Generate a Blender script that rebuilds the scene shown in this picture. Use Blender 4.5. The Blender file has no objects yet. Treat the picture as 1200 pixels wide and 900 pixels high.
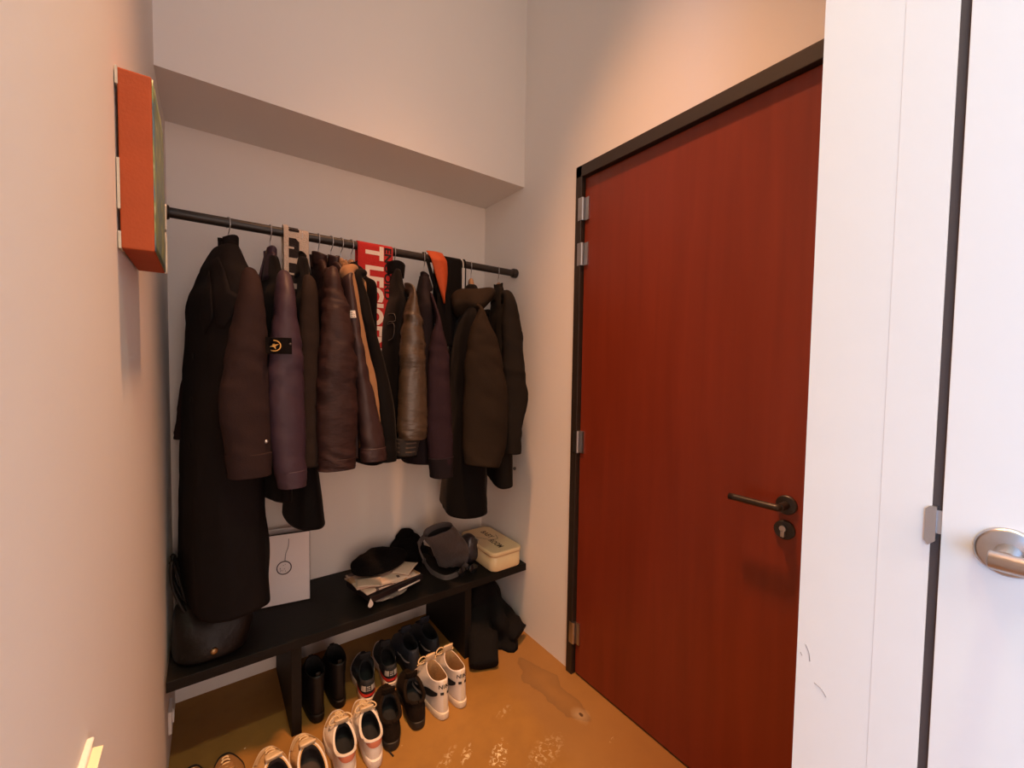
import bpy, bmesh, math, random
from mathutils import Vector, Matrix, noise
from mathutils.bvhtree import BVHTree
random.seed(7)
PI = math.pi
sc = bpy.context.scene
C = sc.collection

# ------------------------------------------------------------------ camera
F = 492.77; CXP, CYP, CAMH = 600.0, 450.0, 1.38
vx = Vector((679.0, 10.0, -F)).normalized()
vy = Vector((-358.0, 26.0, -F)).normalized()
vz = vx.cross(vy).normalized()
vy = vz.cross(vx).normalized()
ROT = Matrix((vx, vy, vz))                       # camera axes -> world axes
cam_d = bpy.data.cameras.new('camera'); cam = bpy.data.objects.new('camera', cam_d); C.objects.link(cam)
cam_d.sensor_width = 36; cam_d.sensor_fit = 'HORIZONTAL'; cam_d.lens = F / 1200 * 36
cam_d.clip_start = 0.02; cam_d.clip_end = 50
cam.matrix_world = Matrix.Translation((0, 0, CAMH)) @ ROT.to_4x4()
sc.camera = cam

def ray(px, py): return ROT @ Vector((px - CXP, CYP - py, -F))
def atX(px, py, X): r = ray(px, py); return r * (X / r.x) + Vector((0, 0, CAMH))
def atY(px, py, Y): r = ray(px, py); return r * (Y / r.y) + Vector((0, 0, CAMH))
def atZ(px, py, Z): r = ray(px, py); return r * ((Z - CAMH) / r.z) + Vector((0, 0, CAMH))

# ------------------------------------------------------------------ light and exposure
sc.view_settings.view_transform = 'Standard'; sc.view_settings.look = 'None'
sc.view_settings.gamma = 1; sc.view_settings.use_curve_mapping = False
sc.view_settings.exposure = 0.0
w = bpy.data.worlds.new('world'); sc.world = w; w.use_nodes = True
bg = w.node_tree.nodes['Background']; bg.inputs[0].default_value = (0.75, 0.82, 1, 1); bg.inputs[1].default_value = 0.3

def aim(o, d): o.rotation_euler = Vector(d).to_track_quat('-Z', 'Y').to_euler()
def area(name, loc, d, sx, sy, power, col):
    l = bpy.data.lights.new(name, 'AREA'); l.shape = 'RECTANGLE'; l.size = sx; l.size_y = sy; l.energy = power; l.color = col
    o = bpy.data.objects.new(name, l); C.objects.link(o); o.location = loc; aim(o, d); return o
def spot(name, loc, d, power, col, ang, blend, rad):
    l = bpy.data.lights.new(name, 'SPOT'); l.energy = power; l.color = col; l.spot_size = math.radians(ang); l.spot_blend = blend; l.shadow_soft_size = rad
    o = bpy.data.objects.new(name, l); C.objects.link(o); o.location = loc; aim(o, d); return o
# colours and powers of the ceiling spots, the daylight and the added fills
LS1 = (665, (1.0, 0.45, 0.20)); LS2 = (205, (0.88, 0.92, 0.58)); LW = (118, (0.16, 0.50, 0.95)); LA = (42, (0.95, 0.95, 0.85)); LB = (92, (1.0, 0.70, 0.55)); LWORLD = 0.02
bg.inputs[1].default_value = LWORLD
spot('ceiling_spot', (0.50, 0.92, 4.30), (0.06, -0.02, -1), *LS1, 52, 0.9, 0.10)
spot('ceiling_spot', (0.30, -0.26, 4.30), (0.0, 0.16, -1), *LS2, 56, 1.0, 0.12)
area('window_daylight', (-3.05, -1.9, 1.5), (3.4, 1.9, -0.1), 1.7, 1.5, *LW)
area('overhead_fill', (-1.5, -1.9, 4.25), (0.0, 0.0, -1), 2.2, 1.8, *LA)  # unseen soft panel, added as diffuse fill from the room behind
area('front_fill', (-0.6, -3.05, 1.7), (0.1, 1, 0.02), 2.4, 2.0, *LB)  # warm panel behind the camera, added to fill walls and niche from the front

# ------------------------------------------------------------------ helpers
def link(name, me, parent=None):
    o = bpy.data.objects.new(name, me); C.objects.link(o)
    if parent is not None: o.parent = parent
    return o
def wloc(o):
    v = Vector((0, 0, 0))
    while o is not None: v += o.location; o = o.parent
    return v
def build(name, geo, m, parent=None, smooth=True, at=None, kind=None, label=None, auto=None):
    """geo = (verts, faces) in world coordinates"""
    verts, faces = geo
    off = wloc(parent) if parent is not None else (Vector(at) if at is not None else Vector((0, 0, 0)))
    me = bpy.data.meshes.new(name)
    me.from_pydata([tuple(Vector(v) - off) for v in verts], [], faces); me.validate()
    bm = bmesh.new(); bm.from_mesh(me); bmesh.ops.recalc_face_normals(bm, faces=bm.faces); bm.to_mesh(me); bm.free()
    me.materials.append(m)
    if smooth:
        me.polygons.foreach_set('use_smooth', [True] * len(me.polygons))
        if auto: me.set_sharp_from_angle(angle=math.radians(auto))
    o = link(name, me, parent)
    if parent is None: o.location = off
    if kind: o['kind'] = kind
    if label: o['label'] = label
    return o
def thing(name, label, cat, loc=(0, 0, 0), group=None):
    o = bpy.data.objects.new(name, None); C.objects.link(o); o.location = loc; o.empty_display_size = 0.05
    o['label'] = label; o['category'] = cat
    if group: o['group'] = group
    return o
def tag(o, label, cat, group=None):
    o['label'] = label; o['category'] = cat
    if group: o['group'] = group
    return o
def join(*geos):
    V = []; Fc = []
    for v, f in geos:
        n = len(V); V += list(v); Fc += [tuple(i + n for i in q) for q in f]
    return V, Fc
def box(x0, x1, y0, y1, z0, z1, bev=0.0):
    bm = bmesh.new(); bmesh.ops.create_cube(bm, size=1)
    for v in bm.verts: v.co = Vector(((x0 + x1) / 2 + v.co.x * (x1 - x0), (y0 + y1) / 2 + v.co.y * (y1 - y0), (z0 + z1) / 2 + v.co.z * (z1 - z0)))
    if bev: bmesh.ops.bevel(bm, geom=bm.edges[:], offset=bev, segments=3, affect='EDGES', profile=0.6)
    return dump(bm)
def dump(bm):
    bm.verts.index_update(); r = ([v.co.copy() for v in bm.verts], [tuple(v.index for v in f.verts) for f in bm.faces]); bm.free(); return r
def xf(geo, M): return [M @ Vector(v) for v in geo[0]], geo[1]
def loft(rings, cap0=True, cap1=True):
    n = len(rings[0]); V = []; Fc = []
    for r in rings: V += [Vector(p) for p in r]
    for i in range(len(rings) - 1):
        for j in range(n):
            a = i * n + j; b = i * n + (j + 1) % n
            Fc.append((a, b, b + n, a + n))
    if cap0: Fc.append(tuple(range(n))[::-1])
    if cap1: Fc.append(tuple(range((len(rings) - 1) * n, len(rings) * n)))
    return V, Fc
def grid(f, nu, nv, closed_u=False):
    V = [f(i / (nu if closed_u else nu - 1), j / (nv - 1)) for j in range(nv) for i in range(nu)]; Fc = []
    for j in range(nv - 1):
        for i in range(nu if closed_u else nu - 1):
            a = j * nu + i; b = j * nu + (i + 1) % nu
            Fc.append((a, b, b + nu, a + nu))
    return V, Fc
def lathe(profile, origin, axis=(0, 0, 1), n=32):
    ax = Vector(axis).normalized(); q = Vector((0, 0, 1)).rotation_difference(ax); o = Vector(origin)
    rings = [[o + q @ Vector((r * math.cos(2 * PI * k / n), r * math.sin(2 * PI * k / n), h)) for k in range(n)] for r, h in profile]
    return loft(rings)
def crom(p, n):
    """smooth rows of equal-length tuples"""
    out = []; m = len(p) - 1
    for k in range(n):
        t = k / (n - 1) * m; i = min(int(t), m - 1); u = t - i
        a = p[max(i - 1, 0)]; b = p[i]; c = p[i + 1]; d = p[min(i + 2, m)]
        out.append(tuple(0.5 * ((2 * b[j]) + (-a[j] + c[j]) * u + (2 * a[j] - 5 * b[j] + 4 * c[j] - d[j]) * u * u + (-a[j] + 3 * b[j] - 3 * c[j] + d[j]) * u ** 3) for j in range(len(b))))
    return out
def sweep(path, r1, r2=None, up=(0, 0, 1), seg=12, smoothn=None, cap=True, power=1.0):
    P = [tuple(p) for p in path]
    if not isinstance(r1, (list, tuple)): r1 = [r1] * len(P)
    if r2 is None: r2 = r1
    if not isinstance(r2, (list, tuple)): r2 = [r2] * len(P)
    rows = [p + (a, b) for p, a, b in zip(P, r1, r2)]
    if smoothn: rows = crom(rows, smoothn)
    rings = []; N = len(rows)
    for i, r in enumerate(rows):
        t = (Vector(rows[min(i + 1, N - 1)][:3]) - Vector(rows[max(i - 1, 0)][:3])).normalized()
        s = t.cross(Vector(up))
        if s.length < 1e-3: s = t.cross(Vector((1, 0.01, 0)))
        s.normalize(); u = s.cross(t).normalized(); c = Vector(r[:3]); ring = []
        for k in range(seg):
            a = 2 * PI * k / seg; ca, sa = math.cos(a), math.sin(a)
            ca = math.copysign(abs(ca) ** power, ca); sa = math.copysign(abs(sa) ** power, sa)
            ring.append(c + s * ca * r[3] + u * sa * r[4])
        rings.append(ring)
    return loft(rings, cap, cap)
def extrude_poly(pts, d):
    """pts: 3D planar outline, d: offset vector"""
    n = len(pts); d = Vector(d); V = [Vector(p) for p in pts] + [Vector(p) + d for p in pts]
    return V, [tuple(range(n))[::-1], tuple(range(n, 2 * n))] + [(i, (i + 1) % n, (i + 1) % n + n, i + n) for i in range(n)]
def bvh_of(geo): return BVHTree.FromPolygons([Vector(v) for v in geo[0]], geo[1])
def decal(geo2, origin, ua, va, d, bvh, off=0.0015):
    origin, ua, va, d = Vector(origin), Vector(ua), Vector(va), Vector(d).normalized(); V = []; last = None
    for x, y in [(v[0], v[1]) for v in geo2[0]]:
        p = origin + ua * x + va * y - d * 0.5; h = bvh.ray_cast(p, d)
        if h[0] is None: q = origin + ua * x + va * y if last is None else p + d * last
        else: q = h[0]; last = (q - p).dot(d)
        V.append(q - d * off)
    return V, geo2[1]
_tc = {}
def text_geo(s, size=1.0, bold=0.0, sub=0, sp=1.0):
    cu = bpy.data.curves.new('t', 'FONT'); cu.body = s; cu.size = size; cu.offset = bold; cu.align_x = 'LEFT'; cu.resolution_u = 3; cu.space_character = sp
    o = bpy.data.objects.new('t', cu); C.objects.link(o)
    dg = bpy.context.evaluated_depsgraph_get(); me = bpy.data.meshes.new_from_object(o.evaluated_get(dg))
    bm = bmesh.new(); bm.from_mesh(me)
    bmesh.ops.triangulate(bm, faces=bm.faces[:])
    if sub: bmesh.ops.subdivide_edges(bm, edges=bm.edges[:], cuts=sub)
    g = dump(bm); bpy.data.objects.remove(o); bpy.data.curves.remove(cu); bpy.data.meshes.remove(me)
    return g
def flat_text(s, origin, ua, va, size, bold=0.0, off=(0, 0, 0), fit=None, sp=1.0):
    g = text_geo(s, size, bold, 0, sp); o = Vector(origin) + Vector(off); ua = Vector(ua); va = Vector(va)
    k = 1.0
    if fit: k = fit / max(v.x for v in g[0])
    return [o + ua * v.x * k + va * v.y for v in g[0]], g[1]
def rounded_outline(a, b, r, n=6):
    pts = []
    for cx, cy, s in ((a - r, b - r, 0), (-a + r, b - r, 1), (-a + r, -b + r, 2), (a - r, -b + r, 3)):
        for k in range(n + 1):
            t = (s + k / n) * PI / 2; pts.append((cx + r * math.cos(t), cy + r * math.sin(t)))
    return pts
def n3(x, y, z): return noise.noise(Vector((x, y, z)))

# ------------------------------------------------------------------ materials
def mat(name, col, rough=0.6, metal=0.0, var=0.0, vscale=8.0, bump=0.0, bscale=60.0, spec=0.5, vstretch=(1, 1, 1), bstretch=(1, 1, 1), sheen=0.0, coat=0.0, trans=0.0):
    m = bpy.data.materials.new(name); m.use_nodes = True; nt = m.node_tree; b = nt.nodes['Principled BSDF']
    b.inputs['Base Color'].default_value = (*col, 1); b.inputs['Roughness'].default_value = rough; b.inputs['Metallic'].default_value = metal
    b.inputs['Specular IOR Level'].default_value = spec
    if sheen: b.inputs['Sheen Weight'].default_value = sheen; b.inputs['Sheen Roughness'].default_value = 0.4; b.inputs['Sheen Tint'].default_value = (0.8, 0.7, 0.65, 1)
    if coat: b.inputs['Coat Weight'].default_value = coat; b.inputs['Coat Roughness'].default_value = 0.25
    if trans: b.inputs['Transmission Weight'].default_value = trans
    tc = nt.nodes.new('ShaderNodeTexCoord')
    if var:
        mp = nt.nodes.new('ShaderNodeMapping'); mp.inputs['Scale'].default_value = vstretch; nt.links.new(tc.outputs['Object'], mp.inputs[0])
        no = nt.nodes.new('ShaderNodeTexNoise'); no.inputs['Scale'].default_value = vscale; no.inputs['Detail'].default_value = 5; nt.links.new(mp.outputs[0], no.inputs[0])
        mx = nt.nodes.new('ShaderNodeMix'); mx.data_type = 'RGBA'
        mx.inputs[6].default_value = (*[c * (1 - var) for c in col], 1); mx.inputs[7].default_value = (*[min(1, c * (1 + var)) for c in col], 1)
        nt.links.new(no.outputs[0], mx.inputs[0]); nt.links.new(mx.outputs[2], b.inputs['Base Color'])
    if bump:
        mp = nt.nodes.new('ShaderNodeMapping'); mp.inputs['Scale'].default_value = bstretch; nt.links.new(tc.outputs['Object'], mp.inputs[0])
        no = nt.nodes.new('ShaderNodeTexNoise'); no.inputs['Scale'].default_value = bscale; no.inputs['Detail'].default_value = 4; nt.links.new(mp.outputs[0], no.inputs[0])
        bp = nt.nodes.new('ShaderNodeBump'); bp.inputs['Strength'].default_value = bump; bp.inputs['Distance'].default_value = 0.01
        nt.links.new(no.outputs[0], bp.inputs['Height']); nt.links.new(bp.outputs[0], b.inputs['Normal'])
    return m
WALLC = (0.80, 0.76, 0.72)
M_wall = mat('painted_wall', WALLC, 0.85, var=0.03, vscale=2, bump=0.06, bscale=25, spec=0.2)
M_white = mat('white_paint', (0.86, 0.85, 0.84), 0.45, var=0.015, vscale=3, bump=0.03, bscale=20, spec=0.4)
M_seal = mat('brown_door_seal', (0.07, 0.045, 0.04), 0.7)
M_black = mat('black_metal', (0.018, 0.014, 0.012), 0.42, spec=0.5, bump=0.05, bscale=90)
M_frame = mat('dark_brown_frame_paint', (0.022, 0.014, 0.010), 0.5, bump=0.05, bscale=60)
M_steel = mat('brushed_steel', (0.50, 0.50, 0.52), 0.33, 1.0, bump=0.05, bscale=120, bstretch=(1, 1, 12))
M_bench = mat('black_stained_oak', (0.0063, 0.0045, 0.0036), 0.6, spec=0.25, var=0.35, vscale=10, vstretch=(1, 14, 14), bump=0.12, bscale=18, bstretch=(1, 12, 12))
M_wood = mat('hanger_wood', (0.30, 0.17, 0.09), 0.5, var=0.2, vscale=20)
M_lining = mat('dark_shoe_lining', (0.012, 0.011, 0.012), 0.9)

def door_mat():
    m = bpy.data.materials.new('red_stained_veneer'); m.use_nodes = True; nt = m.node_tree; b = nt.nodes['Principled BSDF']
    tc = nt.nodes.new('ShaderNodeTexCoord'); mp = nt.nodes.new('ShaderNodeMapping'); mp.inputs['Scale'].default_value = (1, 9, 0.55); nt.links.new(tc.outputs['Object'], mp.inputs[0])
    no = nt.nodes.new('ShaderNodeTexNoise'); no.inputs['Scale'].default_value = 2.2; no.inputs['Detail'].default_value = 7; no.inputs['Distortion'].default_value = 0.5; nt.links.new(mp.outputs[0], no.inputs[0])
    cr = nt.nodes.new('ShaderNodeValToRGB'); nt.links.new(no.outputs[0], cr.inputs[0])
    cr.color_ramp.elements[0].position = 0.3; cr.color_ramp.elements[0].color = (0.170, 0.023, 0.0075, 1)
    cr.color_ramp.elements[1].position = 0.75; cr.color_ramp.elements[1].color = (0.215, 0.031, 0.011, 1)
    nt.links.new(cr.outputs[0], b.inputs['Base Color'])
    b.inputs['Roughness'].default_value = 0.36; b.inputs['Specular IOR Level'].default_value = 0.45
    return m
M_door = door_mat()

def floor_mat():
    m = bpy.data.materials.new('stained_concrete_screed'); m.use_nodes = True; nt = m.node_tree; b = nt.nodes['Principled BSDF']; L = nt.links.new
    tc = nt.nodes.new('ShaderNodeTexCoord'); O = tc.outputs['Object']
    def nz(scale, detail=5, dist=0.0):
        n = nt.nodes.new('ShaderNodeTexNoise'); n.inputs['Scale'].default_value = scale; n.inputs['Detail'].default_value = detail; n.inputs['Distortion'].default_value = dist; L(O, n.inputs[0]); return n.outputs[0]
    def ramp(src, stops):
        r = nt.nodes.new('ShaderNodeValToRGB'); L(src, r.inputs[0])
        while len(r.color_ramp.elements) < len(stops): r.color_ramp.elements.new(0.5)
        for e, (p, c) in zip(r.color_ramp.elements, stops): e.position = p; e.color = (c, c, c, 1) if not isinstance(c, tuple) else (*c, 1)
        return r.outputs[0]
    def mix(f, a, c2):
        x = nt.nodes.new('ShaderNodeMix'); x.data_type = 'RGBA'
        if isinstance(f, float): x.inputs[0].default_value = f
        else: L(f, x.inputs[0])
        for i, s in ((6, a), (7, c2)):
            if isinstance(s, tuple): x.inputs[i].default_value = (*s, 1)
            else: L(s, x.inputs[i])
        return x.outputs[2]
    def mul(a, c2):
        x = nt.nodes.new('ShaderNodeMath'); x.operation = 'MULTIPLY'; L(a, x.inputs[0])
        if isinstance(c2, float): x.inputs[1].default_value = c2
        else: L(c2, x.inputs[1])
        return x.outputs[0]
    def ell(cx, cy, ang, a, bb, distort=0.03, dscale=14):
        n = nt.nodes.new('ShaderNodeTexNoise'); n.inputs['Scale'].default_value = dscale; n.inputs['Detail'].default_value = 6; L(O, n.inputs[0])
        s = nt.nodes.new('ShaderNodeVectorMath'); s.operation = 'MULTIPLY_ADD'; L(n.outputs['Color'], s.inputs[0]); s.inputs[1].default_value = (distort, distort, 0); L(O, s.inputs[2])
        mp = nt.nodes.new('ShaderNodeMapping'); mp.vector_type = 'TEXTURE'; L(s.outputs[0], mp.inputs[0])
        mp.inputs['Location'].default_value = (cx + distort / 2, cy + distort / 2, 0); mp.inputs['Rotation'].default_value = (0, 0, ang); mp.inputs['Scale'].default_value = (a, bb, 1)
        ln = nt.nodes.new('ShaderNodeVectorMath'); ln.operation = 'LENGTH'; L(mp.outputs[0], ln.inputs[0]); return ln.outputs['Value']
    base = mix(ramp(nz(2.2, 6, 0.4), [(0.35, 0.0), (0.7, 1.0)]), (0.2604, 0.1222, 0.0252), (0.3224, 0.156, 0.0342))
    base = mix(mul(ramp(nz(16, 6), [(0.45, 0.0), (0.75, 1.0)]), 0.35), base, (0.2046, 0.0988, 0.0252))
    # browner strip along the door
    base = mix(mul(ramp(ell(1.32, 0.9, 0.0, 0.34, 1.2, 0.06, 5), [(0.8, 1.0), (1.0, 0.0)]), 0.55), base, (0.2574, 0.1275, 0.0425))
    # water stain running along the door wall
    A = atZ(612, 778, 0); B = atZ(680, 838, 0); c = (A + B) / 2; ang = math.atan2(B.y - A.y, B.x - A.x); ln = (B - A).length / 2
    e = ell(c.x, c.y, ang, ln * 1.25, 0.06, 0.11, 9)
    base = mix(mul(ramp(e, [(0.30, 0.25), (0.85, 0.7), (0.95, 1.0), (1.10, 0.0)]), 0.75), base, (0.17, 0.085, 0.03))
    e = ell(B.x, B.y, ang, 0.05, 0.04, 0.03, 30)
    base = mix(mul(ramp(e, [(0.2, 1.0), (1.0, 0.0)]), 0.5), base, (0.45, 0.33, 0.2))
    base = mix(ramp(ell(B.x + 0.004, B.y, ang, 0.012, 0.008, 0.01, 60), [(0.7, 1.0), (1.0, 0.0)]), base, (0.07, 0.03, 0.01))
    # dried white paint and plaster spills
    sp = ramp(nz(70, 9, 0.8), [(0.52, 0.0), (0.60, 1.0)])
    for px, py, a, bb, an, k in ((585, 885, 0.075, 0.035, 0.8, 0.8), (548, 882, 0.05, 0.02, 0.5, 0.6), (520, 895, 0.09, 0.02, 0.6, 0.35), (716, 868, 0.02, 0.006, 0.3, 0.8), (590, 835, 0.05, 0.02, 0.2, 0.25), (640, 880, 0.1, 0.05, 0.2, 0.25)):
        p = atZ(px, py, 0)
        base = mix(mul(mul(ramp(ell(p.x, p.y, an, a, bb, 0.03, 20), [(0.5, 1.0), (1.0, 0.0)]), sp), k), base, (0.78, 0.66, 0.42))
    vo = nt.nodes.new('ShaderNodeTexVoronoi'); vo.inputs['Scale'].default_value = 9; L(O, vo.inputs[0])
    base = mix(mul(ramp(vo.outputs['Distance'], [(0.02, 1.0), (0.035, 0.0)]), 0.7), base, (0.75, 0.62, 0.4))
    L(base, b.inputs['Base Color'])
    b.inputs['Specular IOR Level'].default_value = 0.3
    rr = ramp(nz(6, 5), [(0.3, 0.55), (0.7, 0.75)]); L(rr, b.inputs['Roughness'])
    bp = nt.nodes.new('ShaderNodeBump'); bp.inputs['Strength'].default_value = 0.12; bp.inputs['Distance'].default_value = 0.01; L(nz(22, 8), bp.inputs['Height']); L(bp.outputs[0], b.inputs['Normal'])
    return m
M_floor = floor_mat()

def fab(name, col, rough=0.85, bump=0.15, bscale=300, sheen=0.0, spec=0.12, var=0.15): return mat(name, col, rough, var=var, vscale=6, bump=bump, bscale=bscale, spec=spec, sheen=sheen)

# ------------------------------------------------------------------ room
XR, YB, ZS, YS, XP, YP = 1.325, 2.115, 2.295, 1.743, 0.65, 0.221
CEIL = 4.4
def lwx(y): return -0.118 - 0.0095 * (YB - y)
S = 'structure'
build('floor', box(-3.2, XR + 0.3, -3.2, YB + 0.15, -0.1, 0), M_floor, smooth=False, kind=S)
build('ceiling', box(-3.2, XR + 0.3, -3.2, YB + 0.15, CEIL, CEIL + 0.1), M_wall, smooth=False, kind=S)
build('wall_back', box(lwx(YB) - 0.2, XR + 0.15, YB, YB + 0.15, 0, CEIL), M_wall, smooth=False, kind=S)
build('wall_left', extrude_poly([(lwx(-0.25), -0.25, 0), (lwx(YB), YB, 0), (lwx(YB) - 0.15, YB, 0), (lwx(-0.25) - 0.15, -0.25, 0)], (0, 0, CEIL)), M_wall, smooth=False, kind=S)
# bulkhead over the niche
build('wall_bulkhead', extrude_poly([(lwx(YS), YS, ZS), (XR, YS, ZS), (XR, YB, ZS), (lwx(YB), YB, ZS)], (0, 0, CEIL - ZS)), M_wall, smooth=False, kind=S)
# wall with the red door: pieces around the opening
DY0, DY1, DZ = 0.34, 1.352, 2.246        # outer edges of the door frame
wd = join(box(XR, XR + 0.15, DY1, YB, 0, CEIL), box(XR, XR + 0.15, DY0, DY1, DZ, CEIL), box(XR, XR + 0.15, YP, DY0, 0, CEIL))
build('wall_right', wd, M_wall, smooth=False, kind=S)
# projecting closet block holding the white door: pieces around the opening
GY = 0.0895                                # lock edge of the white door
build('wall_closet', join(box(XP, XR, 0.1418, YP, 0, CEIL, 0.0003), box(XP, XR, -0.86, 0.142, 2.16, CEIL), box(XP, XR, -3.1, -0.86, 0, CEIL), box(XP + 0.3, XR, -0.86, 0.142, 0, 2.16)), M_white, smooth=False, kind=S)
build('wall_front', join(box(-3.2, -1.85, -3.2, -3.1, 0, CEIL), box(0.65, XR + 0.3, -3.2, -3.1, 0, CEIL), box(-1.85, 0.65, -3.2, -3.1, 0, 0.65), box(-1.85, 0.65, -3.2, -3.1, 2.75, CEIL)), M_wall, smooth=False, kind=S)
wf = join(box(-3.2, -3.1, -3.1, -2.8, 0, CEIL), box(-3.2, -3.1, -1.0, YB, 0, CEIL), box(-3.2, -3.1, -2.8, -1.0, 0, 0.7), box(-3.2, -3.1, -2.8, -1.0, 2.3, CEIL))
build('wall_window', wf, M_wall, smooth=False, kind=S)
wn = build('window_1', join(box(-3.18, -3.12, -2.8, -2.74, 0.7, 2.3), box(-3.18, -3.12, -1.06, -1.0, 0.7, 2.3), box(-3.18, -3.12, -1.93, -1.87, 0.7, 2.3), box(-3.18, -3.12, -2.8, -1.0, 0.7, 0.76), box(-3.18, -3.12, -2.8, -1.0, 2.24, 2.3)), M_white, smooth=False, kind=S)
build('wall_room', box(-3.1, lwx(0) - 0.15, YB - 0.2, YB, 0, CEIL), M_wall, smooth=False, kind=S)

# red door ------------------------------------------------
FW = 0.036
build('trim_1', join(box(XR - 0.016, XR + 0.06, DY1 - FW, DY1, 0, DZ, 0.003), box(XR - 0.016, XR + 0.06, DY0, DY0 + 0.03, 0, DZ, 0.003), box(XR - 0.016, XR + 0.06, DY0, DY1, DZ - 0.050, DZ, 0.003)), M_frame, smooth=False, kind=S)
door = build('door_1', box(XR + 0.004, XR + 0.05, DY0 + 0.032, DY1 - FW - 0.004, 0.008, DZ - 0.053, 0.002), M_door, smooth=False, kind=S, at=(XR, DY0, 0))
for zz in (2.061, 1.869, 1.054, 0.192):
    yy = DY1 - FW - 0.002
    h = build('hinge', join(lathe([(0.0075, -0.048), (0.0075, 0.048)], (XR - 0.010, yy, zz), n=16), lathe([(0.0082, -0.001), (0.0082, 0.001)], (XR - 0.010, yy, zz), n=16),
        box(XR - 0.002, XR + 0.0048, yy - 0.028, yy, zz - 0.048, zz + 0.048), box(XR - 0.0175, XR - 0.0155, yy, yy + 0.02, zz - 0.048, zz + 0.048)), M_steel, door, smooth=True, auto=30)
hy, hz = 0.492, 1.000
hd = build('handle_rosette', lathe([(0.027, 0), (0.027, 0.007), (0.025, 0.009), (0.011, 0.010), (0.011, 0.048)], (XR + 0.004, hy, hz), (-1, 0, 0)), M_black, door, auto=35)
build('lever', sweep([(XR - 0.026, hy, hz), (XR - 0.046, hy + 0.004, hz), (XR - 0.052, hy + 0.02, hz), (XR - 0.052, hy + 0.135, hz)], 0.0095, seg=16, smoothn=16), M_black, hd)
ky, kz = 0.494, 0.928
kr = build('key_rosette', lathe([(0.027, 0), (0.027, 0.007), (0.025, 0.009)], (XR + 0.004, ky, kz), (-1, 0, 0)), M_black, door, auto=35)
build('lock_cylinder', join(lathe([(0.0085, 0.005), (0.0085, 0.016)], (XR, ky, kz + 0.006), (-1, 0, 0)), box(XR - 0.016, XR - 0.004, ky - 0.005, ky + 0.005, kz - 0.018, kz + 0.002, 0.002)), M_steel, kr, auto=30)

# white door ----------------------------------------------
build('trim_2', join(box(XP - 0.0004, XP + 0.09, GY + 0.0085, 0.1418, 0, 2.2, 0.0002), box(XP - 0.001, XP + 0.09, -0.86, 0.1418, 2.14, 2.2, 0.0002)), M_white, smooth=False, kind=S)
build('trim_3', box(XP + 0.0035, XP + 0.05, GY + 0.0005, GY + 0.0095, 0, 2.138), M_seal, smooth=False, kind=S)
wdoor = build('door_2', box(XP, XP + 0.042, -0.82, GY, 0.008, 2.132, 0.0008), M_white, smooth=False, kind=S, at=(XP, -0.82, 0))
pz = 1.201
rs = build('handle_rosette', lathe([(0.0245, 0), (0.0245, 0.002), (0.023, 0.0045), (0.021, 0.0055), (0.0095, 0.006), (0.0095, 0.036)], (XP, 0.041, pz), (-1, 0, 0), 48), M_steel, wdoor, auto=35)
build('lever', sweep([(XP - 0.040, 0.0515, pz), (XP - 0.040, 0.0505, pz), (XP - 0.040, -0.09, pz)], [0.0078, 0.0088, 0.0088], seg=28), M_steel, rs, auto=50)
kz0 = pz + 0.012
build('strike_plate', join(extrude_poly([(XP - 0.0030, GY + 0.004, kz0 - 0.018), (XP - 0.0030, GY + 0.0095, kz0 - 0.024), (XP - 0.0030, GY + 0.0130, kz0 - 0.019), (XP - 0.0030, GY + 0.0130, kz0 + 0.016), (XP - 0.0030, GY + 0.0095, kz0 + 0.020), (XP - 0.0030, GY + 0.004, kz0 + 0.020)], (0.005, 0, 0)), box(XP + 0.001, XP + 0.005, GY - 0.001, GY + 0.006, kz0 - 0.010, kz0 + 0.016)), M_steel, wdoor, smooth=False)
# scuff marks on the closet wall
M_scuff = mat('grey_scuff', (0.33, 0.31, 0.31), 0.8)
for i, pts in enumerate(([(944, 755), (948, 765), (949, 775)], [(954, 800), (962, 807), (968, 817)], [(938, 764), (940, 768)])):
    g = sweep([atX(x, y, XP - 0.0002) for x, y in pts], 0.0005, 0.0003, up=(1, 0, 0), seg=6, smoothn=10)
    o = build('trim_%d' % (4 + i), g, M_scuff, kind=S)

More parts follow.
